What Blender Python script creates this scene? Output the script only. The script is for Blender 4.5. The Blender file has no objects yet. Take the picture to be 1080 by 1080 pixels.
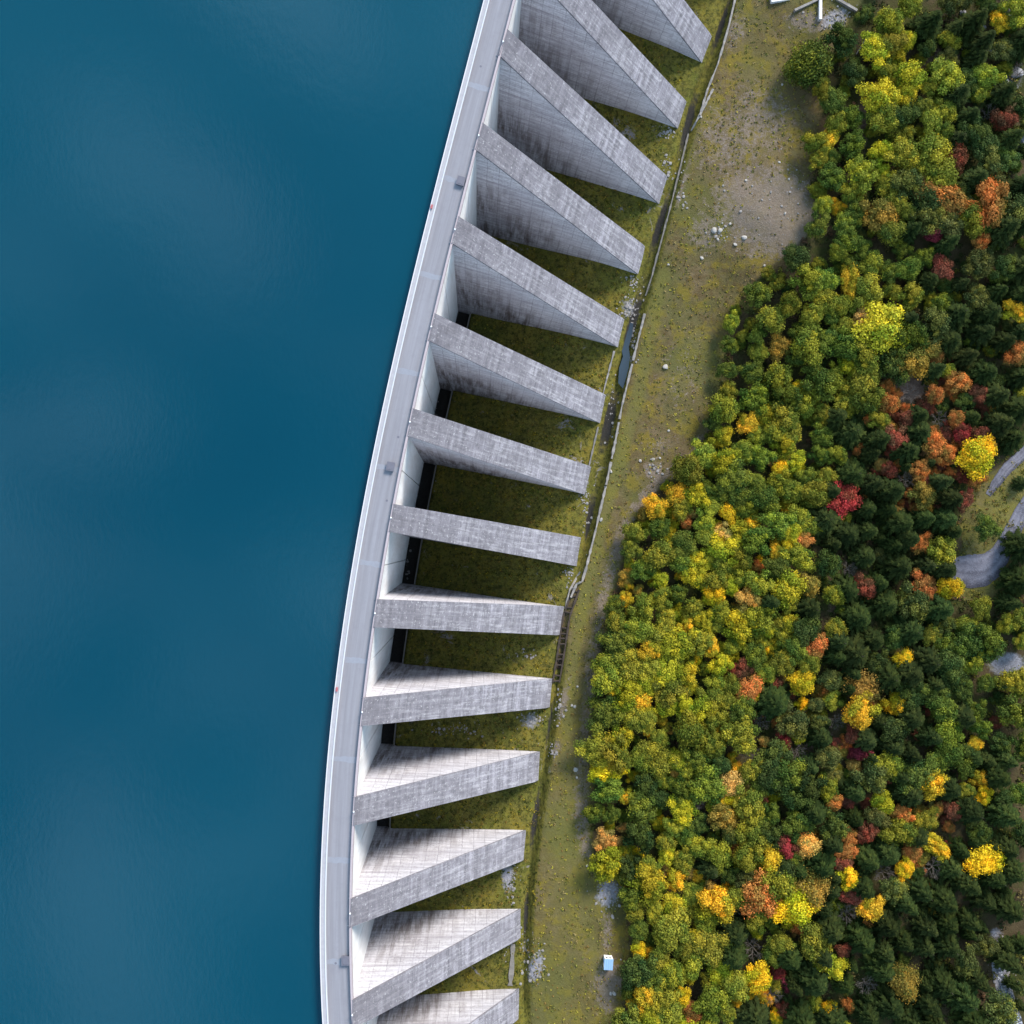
import bpy, math, random
import numpy as np
from mathutils import Vector, Matrix
random.seed(7); rng = np.random.default_rng(7)
sc = bpy.context.scene
COL = sc.collection
R = math.radians

# ------------------------------------------------------------------ camera
F, NX, NY, CH = 1080.0, 508.0, 570.0, 297.0        # focal length in px, pixel of the nadir, height over valley floor
_n = np.array([(NX-540)/F, -(NY-540)/F, -1.0]); _n /= np.linalg.norm(_n)
_z = -_n; _x = np.array([1., 0, 0]) - _z*_z[0]; _x /= np.linalg.norm(_x); _y = np.cross(_z, _x)
CR = np.array([_x, _y, _z])                         # camera -> world
cam_d = bpy.data.cameras.new('camera'); cam = bpy.data.objects.new('camera', cam_d); COL.objects.link(cam)
cam_d.sensor_width = 36; cam_d.lens = 36; cam_d.clip_start = 1; cam_d.clip_end = 20000
M4 = Matrix([list(CR[0])+[0], list(CR[1])+[0], list(CR[2])+[CH], [0, 0, 0, 1]])
cam.matrix_world = M4
sc.camera = cam

def ray(px, py):
    return CR @ np.array([(px-540)/F, -(py-540)/F, -1.0])
def at(px, py, z):
    r = ray(px, py); t = (z-CH)/r[2]
    return np.array([r[0]*t, r[1]*t, z])
def proj(x, y, z):
    v = CR.T @ np.array([x, y, z-CH])
    return 540-F*v[0]/v[2], 540+F*v[1]/v[2]
def proj_np(x, y, z):
    d = np.stack([x, y, z-CH], -1) @ CR
    return 540-F*d[..., 0]/d[..., 2], 540+F*d[..., 1]/d[..., 2]

# ------------------------------------------------------------------ object helpers
def tag(o, label=None, cat=None, group=None, kind=None):
    if label: o['label'] = label
    if cat: o['category'] = cat
    if group: o['group'] = group
    if kind: o['kind'] = kind
    return o
def empty(name, loc=(0, 0, 0), rz=0):
    o = bpy.data.objects.new(name, None); COL.objects.link(o); o.location = loc; o.rotation_euler = (0, 0, rz)
    o.empty_display_size = 0.5
    return o
class MB:
    def __init__(s): s.v = []; s.f = []; s.m = []; s.uv = []
    def quad(s, a, b, c, d, m=0, uv=None):
        i = len(s.v); s.v += [tuple(a), tuple(b), tuple(c), tuple(d)]; s.f.append((i, i+1, i+2, i+3)); s.m.append(m)
        s.uv += list(uv) if uv else [(0, 0)]*4
    def poly(s, pts, m=0, uv=None):
        i = len(s.v); s.v += [tuple(p) for p in pts]; s.f.append(tuple(range(i, i+len(pts)))); s.m.append(m)
        s.uv += list(uv) if uv else [(0, 0)]*len(pts)
    def hexa(s, b, t, m=0):          # two rings of four points (bottom, top), outward faces
        s.quad(*t, m=m); s.quad(b[3], b[2], b[1], b[0], m=m)
        for k in range(4):
            j = (k+1) % 4; s.quad(b[k], b[j], t[j], t[k], m=m)
    def box(s, c, size, rz=0, m=0):
        ca, sa = math.cos(rz), math.sin(rz); hx, hy, hz = [q/2 for q in size]
        P = lambda x, y, z: (c[0]+x*ca-y*sa, c[1]+x*sa+y*ca, c[2]+z)
        b = [P(-hx, -hy, -hz), P(hx, -hy, -hz), P(hx, hy, -hz), P(-hx, hy, -hz)]
        t = [P(-hx, -hy, hz), P(hx, -hy, hz), P(hx, hy, hz), P(-hx, hy, hz)]
        s.hexa(b, t, m)
    def tube(s, p, q, r0, r1, n=7, m=0):
        p, q = Vector(p), Vector(q); d = (q-p).normalized(); a = d.orthogonal().normalized(); b = d.cross(a)
        for k in range(n):
            t0, t1 = 2*math.pi*k/n, 2*math.pi*(k+1)/n
            e0 = a*math.cos(t0)+b*math.sin(t0); e1 = a*math.cos(t1)+b*math.sin(t1)
            s.quad(p+e0*r0, p+e1*r0, q+e1*r1, q+e0*r1, m=m)
        s.poly([q+(a*math.cos(2*math.pi*k/n)+b*math.sin(2*math.pi*k/n))*r1 for k in range(n)], m=m)
    def mesh(s, name, mats, smooth=False):
        me = bpy.data.meshes.new(name); me.from_pydata(s.v, [], s.f)
        for m in (mats if isinstance(mats, (list, tuple)) else [mats]): me.materials.append(m)
        me.polygons.foreach_set('material_index', s.m)
        l = me.uv_layers.new(name='UVMap')
        vi = np.zeros(len(me.loops), dtype=np.int32); me.loops.foreach_get('vertex_index', vi)
        l.data.foreach_set('uv', np.array(s.uv, dtype=np.float32)[vi].ravel())
        if smooth: me.polygons.foreach_set('use_smooth', [True]*len(s.f))
        me.update(); return me
    def build(s, name, mats, parent=None, smooth=False):
        o = bpy.data.objects.new(name, s.mesh(name, mats, smooth)); COL.objects.link(o)
        if parent: o.parent = parent
        return o

# ------------------------------------------------------------------ materials
def nt(name):
    m = bpy.data.materials.new(name); m.use_nodes = True; t = m.node_tree; t.nodes.clear()
    out = t.nodes.new('ShaderNodeOutputMaterial'); return m, t, out
def N(t, typ, **kw):
    n = t.nodes.new(typ)
    for k, v in kw.items():
        if k in n.inputs.keys() if isinstance(k, str) else False: n.inputs[k].default_value = v
        else: setattr(n, k, v)
    return n
def link(t, a, b): t.links.new(a, b)
def noise(t, vec, scale, detail=4, rough=0.6, dist=0.0):
    n = t.nodes.new('ShaderNodeTexNoise'); n.inputs['Scale'].default_value = scale; n.inputs['Detail'].default_value = detail
    n.inputs['Roughness'].default_value = rough; n.inputs['Distortion'].default_value = dist
    if vec is not None: link(t, vec, n.inputs['Vector'])
    return n.outputs['Fac']
def ramp(t, fac, stops, interp='LINEAR'):
    n = t.nodes.new('ShaderNodeValToRGB'); cr = n.color_ramp; cr.interpolation = interp
    while len(cr.elements) > 1: cr.elements.remove(cr.elements[-1])
    for i, (p, c) in enumerate(stops):
        e = cr.elements[0] if i == 0 else cr.elements.new(p)
        e.position = p; e.color = (c, c, c, 1) if isinstance(c, (int, float)) else (*c, 1)
    link(t, fac, n.inputs['Fac']); return n.outputs['Color']
def mix(t, fac, a, b, mode='MIX'):
    n = t.nodes.new('ShaderNodeMix'); n.data_type = 'RGBA'; n.blend_type = mode
    for s, v in ((n.inputs[0], fac), (n.inputs[6], a), (n.inputs[7], b)):
        if hasattr(v, 'links'): link(t, v, s)
        elif isinstance(v, (int, float)): s.default_value = v if s.type == 'VALUE' else (v, v, v, 1)
        else: s.default_value = (*v, 1)
    return n.outputs[2]
def math_(t, op, a, b=0.0, clamp=False):
    n = t.nodes.new('ShaderNodeMath'); n.operation = op; n.use_clamp = clamp
    for s, v in ((n.inputs[0], a), (n.inputs[1], b)):
        if hasattr(v, 'links'): link(t, v, s)
        else: s.default_value = v
    return n.outputs[0]
def pos(t): return t.nodes.new('ShaderNodeNewGeometry').outputs['Position']
def mapping(t, vec, scale=(1, 1, 1), rot=(0, 0, 0)):
    n = t.nodes.new('ShaderNodeMapping'); n.inputs['Scale'].default_value = scale; n.inputs['Rotation'].default_value = rot
    link(t, vec, n.inputs['Vector']); return n.outputs['Vector']
def bsdf(t, out, color, rough=0.9, spec=0.2, bump=None, bstr=0.3, bdist=0.1):
    b = t.nodes.new('ShaderNodeBsdfPrincipled')
    if hasattr(color, 'links'): link(t, color, b.inputs['Base Color'])
    else: b.inputs['Base Color'].default_value = (*color, 1)
    if hasattr(rough, 'links'): link(t, rough, b.inputs['Roughness'])
    else: b.inputs['Roughness'].default_value = rough
    b.inputs['Specular IOR Level'].default_value = spec
    if bump is not None:
        n = t.nodes.new('ShaderNodeBump'); n.inputs['Strength'].default_value = bstr; n.inputs['Distance'].default_value = bdist
        link(t, bump, n.inputs['Height']); link(t, n.outputs[0], b.inputs['Normal'])
    link(t, b.outputs[0], out.inputs['Surface']); return b
def uvn(t): return t.nodes.new('ShaderNodeUVMap').outputs['UV']

def simple(name, c, rough=0.9, var=0.3, scale=2.0):
    m, t, o = nt(name); p = pos(t)
    f = noise(t, p, scale, 5, 0.7)
    col = mix(t, f, tuple(x*(1-var) for x in c), tuple(min(1, x*(1+var)) for x in c))
    bsdf(t, o, col, rough, 0.2, f, 0.3, 0.05); return m

def mat_slope():
    m, t, o = nt('weathered_concrete'); p = pos(t); uv = uvn(t)
    # lift joints across the slope: uneven bands, lime streaks down it
    bands = noise(t, mapping(t, uv, (0.42, 0.03, 1)), 1.0, 3, 0.75)
    streak = noise(t, mapping(t, uv, (0.10, 1.6, 1)), 1.0, 5, 0.7)
    mott = noise(t, p, 0.55, 7, 0.72)
    col = mix(t, ramp(t, bands, [(0.34, 0), (0.66, 1)]), (0.115, 0.107, 0.124), (0.35, 0.332, 0.37))
    col = mix(t, math_(t, 'MULTIPLY', ramp(t, streak, [(0.48, 0), (0.64, 1)]), 0.7), col, (0.46, 0.445, 0.47))
    col = mix(t, math_(t, 'MULTIPLY', ramp(t, mott, [(0.50, 0), (0.66, 1)]), 0.75), col, (0.115, 0.11, 0.12))
    fine = noise(t, p, 3.0, 4, 0.7)
    col = mix(t, math_(t, 'MULTIPLY', ramp(t, fine, [(0.48, 0), (0.68, 1)]), 0.5), col, (0.13, 0.122, 0.13))
    big = noise(t, p, 0.11, 3, 0.6)
    col = mix(t, math_(t, 'MULTIPLY', ramp(t, big, [(0.42, 0), (0.68, 1)]), 0.45), col, (0.14, 0.132, 0.145))
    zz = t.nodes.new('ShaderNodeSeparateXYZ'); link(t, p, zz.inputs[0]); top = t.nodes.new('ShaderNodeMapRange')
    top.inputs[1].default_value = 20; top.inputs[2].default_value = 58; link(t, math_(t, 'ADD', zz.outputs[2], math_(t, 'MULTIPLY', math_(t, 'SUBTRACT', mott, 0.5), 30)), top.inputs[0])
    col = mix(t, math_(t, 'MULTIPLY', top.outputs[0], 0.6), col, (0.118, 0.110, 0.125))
    spk = noise(t, p, 1.7, 3, 0.6)
    col = mix(t, math_(t, 'MULTIPLY', ramp(t, spk, [(0.60, 0), (0.70, 1)]), 0.6), col, (0.50, 0.485, 0.50))
    br = t.nodes.new('ShaderNodeTexBrick'); link(t, uv, br.inputs['Vector'])
    br.offset = 0.0; br.inputs['Scale'].default_value = 1; br.inputs['Brick Width'].default_value = 2.9; br.inputs['Row Height'].default_value = 60
    br.inputs['Mortar Size'].default_value = 0.075; br.inputs['Mortar Smooth'].default_value = 0.6; br.inputs['Bias'].default_value = 0
    col = mix(t, math_(t, 'MULTIPLY', br.outputs['Fac'], 0.5), col, (0.11, 0.105, 0.115))
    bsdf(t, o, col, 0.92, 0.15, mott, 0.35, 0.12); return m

def mat_side():
    m, t, o = nt('formed_concrete'); p = pos(t); uv = uvn(t)
    wob = t.nodes.new('ShaderNodeTexNoise'); wob.inputs['Scale'].default_value = .35; wob.inputs['Detail'].default_value = 3; link(t, p, wob.inputs['Vector'])
    wv = t.nodes.new('ShaderNodeVectorMath'); wv.operation = 'MULTIPLY_ADD'; link(t, wob.outputs['Color'], wv.inputs[0]); wv.inputs[1].default_value = (.55, .55, 0); link(t, uv, wv.inputs[2])
    br = t.nodes.new('ShaderNodeTexBrick'); link(t, wv.outputs[0], br.inputs['Vector'])
    br.offset = 0.0; br.inputs['Scale'].default_value = 1; br.inputs['Brick Width'].default_value = 3.1; br.inputs['Row Height'].default_value = 2.0
    br.inputs['Mortar Size'].default_value = 0.085; br.inputs['Mortar Smooth'].default_value = 0.5
    br.inputs['Color1'].default_value = (0.66, 0.64, 0.665, 1); br.inputs['Color2'].default_value = (0.53, 0.51, 0.54, 1)
    br.inputs['Mortar'].default_value = (0.22, 0.21, 0.235, 1); br.inputs['Bias'].default_value = -0.2
    fade = noise(t, p, 0.16, 4, 0.7)
    br2 = mix(t, ramp(t, fade, [(0.40, 0), (0.62, 1)]), (0.56, 0.545, 0.585), br.outputs['Color'])
    col = mix(t, 0.25, br2, br.outputs['Color'])
    rows = t.nodes.new('ShaderNodeTexBrick'); link(t, wv.outputs[0], rows.inputs['Vector']); rows.offset = 0.5
    rows.inputs['Scale'].default_value = 1; rows.inputs['Brick Width'].default_value = 1.55; rows.inputs['Row Height'].default_value = 1.0; rows.inputs['Mortar Size'].default_value = 0.05; rows.inputs['Mortar Smooth'].default_value = .4
    col = mix(t, math_(t, 'MULTIPLY', rows.outputs['Fac'], math_(t, 'MULTIPLY', ramp(t, noise(t, p, 0.10, 4, 0.7), [(0.46, 0), (0.6, 1)]), 0.75)), col, (0.13, 0.115, 0.12))
    lay = noise(t, mapping(t, uv, (0.035, 0.62, 1)), 1.0, 5, 0.8)
    col = mix(t, math_(t, 'MULTIPLY', ramp(t, lay, [(0.44, 0), (0.60, 1)]), 0.62), col, (0.26, 0.24, 0.27))
    ver = noise(t, mapping(t, uv, (0.55, 0.045, 1)), 1.0, 5, 0.7)
    # run-off grime and lichen, plus the bay's shade painted in with depth
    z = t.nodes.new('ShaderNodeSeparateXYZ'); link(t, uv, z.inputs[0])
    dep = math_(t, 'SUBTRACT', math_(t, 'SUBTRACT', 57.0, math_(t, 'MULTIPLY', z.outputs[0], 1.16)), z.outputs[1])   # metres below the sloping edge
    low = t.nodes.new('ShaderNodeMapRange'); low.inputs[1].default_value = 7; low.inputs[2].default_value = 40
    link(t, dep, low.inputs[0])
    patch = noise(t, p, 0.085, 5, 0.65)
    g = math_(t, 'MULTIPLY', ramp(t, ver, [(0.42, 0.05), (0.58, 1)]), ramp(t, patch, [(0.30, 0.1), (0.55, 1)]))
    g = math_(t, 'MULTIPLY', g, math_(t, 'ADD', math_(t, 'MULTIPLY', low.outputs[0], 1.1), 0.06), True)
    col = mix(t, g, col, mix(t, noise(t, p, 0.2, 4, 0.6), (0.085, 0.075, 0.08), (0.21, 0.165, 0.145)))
    f = noise(t, p, 0.9, 6, 0.75)
    col = mix(t, math_(t, 'MULTIPLY', ramp(t, f, [(0.50, 0), (0.70, 1)]), 0.6), col, (0.20, 0.18, 0.19))
    bsdf(t, o, col, 0.9, 0.15, br.outputs['Fac'], -0.3, 0.06); return m

def mat_wall():
    m, t, o = nt('pale_concrete'); p = pos(t)
    f = noise(t, mapping(t, p, (0.25, 0.25, 0.05)), 1, 5, 0.7)
    col = mix(t, ramp(t, f, [(0.35, 0), (0.7, 1)]), (0.76, 0.755, 0.75), (0.60, 0.57, 0.55))
    bsdf(t, o, col, 0.9, 0.15, f, 0.1, 0.05); return m

def mat_deck():
    m, t, o = nt('crest_asphalt'); p = pos(t); uv = uvn(t)
    a = noise(t, mapping(t, uv, (0.035, 1.1, 1)), 1, 4, 0.65)
    b = noise(t, p, 0.5, 6, 0.7); c = noise(t, p, 6, 3, 0.7)
    col = mix(t, ramp(t, a, [(0.3, 0), (0.7, 1)]), (0.172, 0.164, 0.180), (0.235, 0.227, 0.250))
    col = mix(t, math_(t, 'MULTIPLY', ramp(t, b, [(0.5, 0), (0.72, 1)]), 0.45), col, (0.165, 0.155, 0.178))
    col = mix(t, math_(t, 'MULTIPLY', c, 0.25), col, (0.30, 0.295, 0.32))
    bsdf(t, o, col, 0.9, 0.2, c, 0.15, 0.02); return m

def mat_water():
    m, t, o = nt('lake_water'); p = pos(t)
    f = noise(t, p, 0.006, 3, 0.5)
    col = mix(t, ramp(t, f, [(0.35, 0), (0.65, 1)]), (0.0002, 0.036, 0.061), (0.0005, 0.046, 0.073))
    w = noise(t, mapping(t, p, (1.2, 0.5, 1), (0, 0, 0.5)), 1.0, 3, 0.6)
    w2 = noise(t, p, 0.15, 2, 0.5)
    h = math_(t, 'ADD', w, math_(t, 'MULTIPLY', w2, 1.5))
    b = bsdf(t, o, col, 0.14, 0.5, h, 0.08, 0.25); b.inputs['IOR'].default_value = 1.33; return m

def mat_ground():
    m, t, o = nt('valley_ground'); p = pos(t)
    A = lambda n: [setattr(q, 'attribute_name', n) or q for q in [t.nodes.new('ShaderNodeAttribute')]][0].outputs['Fac']
    n1 = noise(t, p, 0.09, 6, 0.65); n2 = noise(t, p, 0.45, 7, 0.75); n3 = noise(t, p, 2.2, 5, 0.75); n4 = noise(t, p, 0.03, 4, 0.6)
    grass = mix(t, ramp(t, n1, [(0.32, 0), (0.68, 1)]), (0.084, 0.074, 0.024), (0.145, 0.105, 0.058))
    grass = mix(t, math_(t, 'MULTIPLY', ramp(t, n2, [(0.44, 0), (0.58, 1)]), 0.8), grass, (0.088, 0.060, 0.026))
    yel = noise(t, p, 0.19, 7, 0.7, 0.4)
    grass = mix(t, math_(t, 'MULTIPLY', ramp(t, yel, [(0.49, 0), (0.60, 1)]), 0.85), grass, (0.165, 0.122, 0.020))
    grass = mix(t, math_(t, 'MULTIPLY', ramp(t, n4, [(0.46, 0), (0.58, 1)]), 0.55), grass, (0.085, 0.092, 0.026))
    grass = mix(t, math_(t, 'MULTIPLY', math_(t, 'MULTIPLY', A('green'), n2), 1.25, True), grass, (0.125, 0.118, 0.032))
    dirt = mix(t, n2, (0.105, 0.074, 0.052), (0.235, 0.19, 0.16))
    dirt = mix(t, ramp(t, n3, [(0.56, 0), (0.72, 1)]), dirt, (0.33, 0.29, 0.265))
    jag = math_(t, 'ADD', math_(t, 'MULTIPLY', n2, 1.5), math_(t, 'MULTIPLY', n3, 0.7))
    def edge(a, k=1.0):               # ragged edge: attribute weight pushed about by noise
        s = math_(t, 'ADD', a, math_(t, 'MULTIPLY', math_(t, 'SUBTRACT', jag, 1.1), k))
        return ramp(t, s, [(0.32, 0), (0.62, 1)])
    col = mix(t, math_(t, 'MULTIPLY', edge(A('dirt'), 1.3), 0.8), grass, dirt)
    moss = mix(t, ramp(t, n1, [(0.35, 0), (0.65, 1)]), (0.080, 0.092, 0.014), (0.185, 0.15, 0.026))
    moss = mix(t, ramp(t, n2, [(0.42, 0), (0.66, 1)]), moss, (0.050, 0.042, 0.014))
    moss = mix(t, math_(t, 'MULTIPLY', ramp(t, yel, [(0.52, 0), (0.68, 1)]), 0.65), moss, (0.17, 0.115, 0.012))
    moss = mix(t, ramp(t, n3, [(0.46, 0), (0.70, 1)]), moss, (0.155, 0.135, 0.040))
    moss = mix(t, ramp(t, noise(t, p, 0.9, 6, 0.8), [(0.50, 0), (0.62, 1)]), moss, (0.040, 0.044, 0.010))
    rock = noise(t, p, 0.13, 6, 0.75, 0.8)
    moss = mix(t, ramp(t, rock, [(0.61, 0), (0.66, 1)]), moss, mix(t, n3, (0.10, 0.09, 0.085), (0.30, 0.27, 0.255)))
    col = mix(t, edge(A('moss'), 0.75), col, moss)
    wood = mix(t, n2, (0.030, 0.024, 0.012), (0.105, 0.075, 0.040))
    wood = mix(t, ramp(t, n1, [(0.45, 0), (0.6, 1)]), wood, (0.045, 0.05, 0.014))
    col = mix(t, edge(A('wood'), 0.9), col, wood)
    col = mix(t, edge(A('scrub'), 0.6), col, mix(t, n3, (0.10, 0.062, 0.045), (0.24, 0.16, 0.12)))
    col = mix(t, edge(A('rust'), 0.3), col, mix(t, n3, (0.060, 0.038, 0.026), (0.13, 0.085, 0.06)))
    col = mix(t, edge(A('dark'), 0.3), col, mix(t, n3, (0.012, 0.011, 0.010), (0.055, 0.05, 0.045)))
    gr = noise(t, p, 1.6, 6, 0.8)
    col = mix(t, edge(A('gravel'), 0.7), col, mix(t, ramp(t, gr, [(0.3, 0), (0.72, 1)]), (0.10, 0.096, 0.105), (0.36, 0.35, 0.385)))
    h = math_(t, 'ADD', n2, math_(t, 'MULTIPLY', n3, 0.6))
    bsdf(t, o, col, 0.95, 0.08, h, 0.8, 0.5); return m

def mat_leaf(name, hue=0.05, val=0.7, trans=0.22, spec=0.12, mix_amt=1.0):
    m, t, o = nt(name)
    oi = t.nodes.new('ShaderNodeObjectInfo')
    a = t.nodes.new('ShaderNodeAttribute'); a.attribute_name = 'tint'
    b = t.nodes.new('ShaderNodeAttribute'); b.attribute_name = 'clump'
    h = t.nodes.new('ShaderNodeHueSaturation'); link(t, oi.outputs['Color'], h.inputs['Color'])
    link(t, math_(t, 'ADD', math_(t, 'MULTIPLY', math_(t, 'SUBTRACT', b.outputs['Fac'], 0.5), -hue*2), 0.5), h.inputs['Hue'])
    v = math_(t, 'ADD', math_(t, 'MULTIPLY', a.outputs['Fac'], val), math_(t, 'MULTIPLY', b.outputs['Fac'], val*0.6))
    link(t, math_(t, 'ADD', v, 1-val*0.8), h.inputs['Value'])
    # clumps of one crown turn at different times: some greener, some yellower
    mul = ramp(t, b.outputs['Fac'], [(0.0, (.66, .84, .90)), (0.45, (1, 1, 1)), (0.8, (1.18, 1.14, .9)), (1.0, (1.45, 1.36, .85))])
    hc = mix(t, mix_amt, h.outputs[0], mul, 'MULTIPLY')
    d = t.nodes.new('ShaderNodeBsdfPrincipled'); link(t, hc, d.inputs['Base Color'])
    d.inputs['Roughness'].default_value = 0.75; d.inputs['Specular IOR Level'].default_value = spec
    tr = t.nodes.new('ShaderNodeBsdfTranslucent'); link(t, hc, tr.inputs['Color'])
    ms = t.nodes.new('ShaderNodeMixShader'); ms.inputs[0].default_value = trans
    link(t, d.outputs[0], ms.inputs[1]); link(t, tr.outputs[0], ms.inputs[2]); link(t, ms.outputs[0], o.inputs['Surface']); return m

def mat_vcol(name, rough=0.9):
    m, t, o = nt(name); a = t.nodes.new('ShaderNodeAttribute'); a.attribute_name = 'col'
    bsdf(t, o, a.outputs['Color'], rough, 0.1); return m

def mat_gravelroad():
    m, t, o = nt('gravel_road'); p = pos(t)
    a = noise(t, p, 0.25, 6, 0.7, 0.6); b = noise(t, p, 2.5, 5, 0.75)
    u = t.nodes.new('ShaderNodeSeparateXYZ'); link(t, uvn(t), u.inputs[0])
    col = mix(t, ramp(t, a, [(0.35, 0), (0.62, 1)]), (0.105, 0.10, 0.12), (0.185, 0.18, 0.215))
    side = math_(t, 'ADD', u.outputs[0], math_(t, 'MULTIPLY', math_(t, 'SUBTRACT', a, 0.5), 0.5))
    col = mix(t, ramp(t, side, [(0.10, .85), (0.30, 0.0), (0.40, .45), (0.50, 0), (0.72, .35), (0.85, 0), (0.97, .5)]), col, (0.04, 0.038, 0.05))
    col = mix(t, math_(t, 'MULTIPLY', ramp(t, b, [(0.5, 0), (0.7, 1)]), 0.4), col, (0.25, 0.245, 0.285))
    bsdf(t, o, col, 0.95, 0.1, b, 0.8, 0.25); return m

def mat_stream():
    m, t, o = nt('stream_water'); p = pos(t)
    a = noise(t, p, 1.1, 6, 0.8, 0.5)
    col = mix(t, ramp(t, a, [(0.5, 0), (0.62, 1)]), (0.05, 0.055, 0.07), (0.62, 0.62, 0.66))
    bsdf(t, o, col, 0.35, 0.4, a, 0.8, 0.3); return m

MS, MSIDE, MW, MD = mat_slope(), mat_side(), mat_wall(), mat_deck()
MWATER, MG = mat_water(), mat_ground()
MLEAF = mat_leaf('broad_leaves', 0.02, 0.75); MNEEDLE = mat_leaf('needles', 0.015, 1.05, 0.05, 0.03, 0.35)
MBARK = simple('bark', (0.07, 0.055, 0.045), 0.95, 0.4, 4); MDEAD = simple('bare_bark', (0.26, 0.24, 0.23)); MTWIG = simple('bare_twigs', (0.115, 0.095, 0.082), 0.95, 0.3, 4)
MVC = mat_vcol('undergrowth_leaves')
MLEDGE = simple('walkway_concrete', (0.33, 0.315, 0.335), 0.9, 0.2, 1.2)
MCURB = simple('parapet_concrete', (0.36, 0.30, 0.31), 0.9, 0.15, 1.5)
MEDGE = simple('bleached_concrete', (0.50, 0.50, 0.52), 0.9, 0.06, 1.5)
MPATCH = simple('joint_mortar', (0.225, 0.23, 0.262), 0.9, 0.16, 1.3)
MKERB = simple('rough_concrete', (0.225, 0.205, 0.19), 0.95, 0.85, 0.7)
MKERB2 = simple('dim_concrete', (0.17, 0.155, 0.14), 0.95, 0.5, 0.9)
MBEAM = simple('clean_concrete', (0.62, 0.60, 0.60), 0.9, 0.2, 1.0)
MSTONE = simple('white_stone', (0.33, 0.305, 0.28), 0.95, 0.35, 2.0)
MROCK = simple('grey_rock', (0.25, 0.24, 0.245), 0.95, 0.5, 0.8)
MDARKMETAL = simple('dark_sheet_metal', (0.125, 0.12, 0.145), 0.6, 0.2, 2)
MRED = simple('faded_red_paint', (0.34, 0.10, 0.11), 0.6, 0.2, 3)
MROOF = simple('pale_blue_sheet', (0.24, 0.38, 0.56), 0.5, 0.06, 2)
MWHITE = simple('white_render', (0.80, 0.80, 0.80), 0.8, 0.04, 2)
MGLASS = simple('dark_glass', (0.02, 0.02, 0.025), 0.2, 0.1, 2)
MRUST = simple('rust_brown_blocks', (0.050, 0.038, 0.031), 0.95, 0.5, 1.5)
MROAD, MSTREAM = mat_gravelroad(), mat_stream()
def mat_pool():
    m, t, o = nt('ditch_pool'); bsdf(t, o, (0.008, 0.013, 0.022), 0.08, 0.5); return m
MPOOL = mat_pool()

# ------------------------------------------------------------------ dam geometry (world metres; camera nadir at the origin)
CX, CY, CREST = 685.2, -107.1, 57.0
BP = [((535, 32), (528, 62), (701, 187), (697, 215)), ((509, 131), (503, 160), (679, 262), (673, 287)), ((484, 230), (478, 258), (658, 337), (652, 367)),
      ((459, 332), (454, 360), (639, 418), (632, 445)), ((437, 432), (432, 460), (622, 492.5), (617, 521)), ((415, 532.5), (412, 560), (613, 567), (608, 597)),
      ((399, 633), (395, 660), (593, 640), (591, 669)), ((385, 736), (382, 764), (581, 715.5), (579, 746)), ((376, 841), (374, 868), (569, 793), (566, 823)),
      ((372.7, 946.7), (372, 976), (553, 875), (553, 907)), ((372.6, 1053.5), (373, 1082), (548, 959), (548, 989))]
TZY = [-200, -130, -108, -86, -62, -40, -17, 5, 28, 50, 73, 95, 118, 140, 220]
TZZ = [9, 3.5, 3.0, 1.5, 0, -1, -2, -2, -2, -1.5, 0.5, 3, 3.5, 4, 10]
WZY = [-200, -130, -106, -60, -37, -14, 24, 47, 70, 100, 140, 220]
WZZ = [12, 5.5, 4.5, 2.0, -3, -9, -9, -9, -7, -2, 2, 12]
def ang(x, y): return np.arctan2(y-CY, CX-x)
_am, _rm = [], []
for N_, S_, *_ in BP:
    p = (at(*N_, CREST)+at(*S_, CREST))/2; _am.append(float(ang(p[0], p[1]))); _rm.append(math.hypot(p[0]-CX, p[1]-CY))
_pf = np.polyfit(_am, _rm, 3)
def R0(a): return np.polyval(_pf, np.clip(a, -0.05, 0.36))
def P(a, d, z):                    # d = metres downstream of the road's downstream edge, along the radius
    r = R0(a)-d; return (CX-r*math.cos(a), CY+r*math.sin(a), z)
def ad(x, y):
    a = ang(x, y); return a, R0(a)-np.hypot(x-CX, y-CY)
PITCH = (_am[0]-_am[-1])/(len(_am)-1)
centres = [_am[0]+PITCH*k for k in (3, 2, 1)]+_am+[_am[-1]-PITCH*k for k in (1, 2)]
# toes
toes = {}
def toe_mid(N_, S_):
    z = 0.0
    for _ in range(4):
        p = (at(*N_, z)+at(*S_, z))/2; z = float(np.interp(p[1], TZY, TZZ))
    return p
TOEPX = [None, ((748, 42), (742, 63)), ((724, 110), (715, 135))]+[(b[2], b[3]) for b in BP]+[((547, 1044), (547, 1072)), None]
TOE = []
for i, a in enumerate(centres):
    if TOEPX[i]: TOE.append(toe_mid(*TOEPX[i]))
    else:
        d = 49 if i == 0 else 38; q = P(a, d, 0); TOE.append(np.array([q[0], q[1], float(np.interp(q[1], TZY, TZZ))]))
TD_a = [float(ang(t[0], t[1])) for t in TOE][::-1]
TD_d = [float(ad(t[0], t[1])[1]) for t in TOE][::-1]
# right-hand side of the ditch, in polar terms
WPX = [(790, -60), (775, 0), (760, 50), (735, 125), (716, 190), (704, 235), (690, 290), (679, 332), (668, 375), (657, 425), (646, 480), (632, 540), (622, 580), (611, 612), (600, 640), (596, 690), (590, 740), (581, 800), (574, 850), (565, 910), (560, 980), (557, 1080), (556, 1130)]
_w = [at(x, y, 0) for x, y in WPX]
WA = [float(ang(p[0], p[1])) for p in _w][::-1]; WD = [float(ad(p[0], p[1])[1]) for p in _w][::-1]

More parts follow.
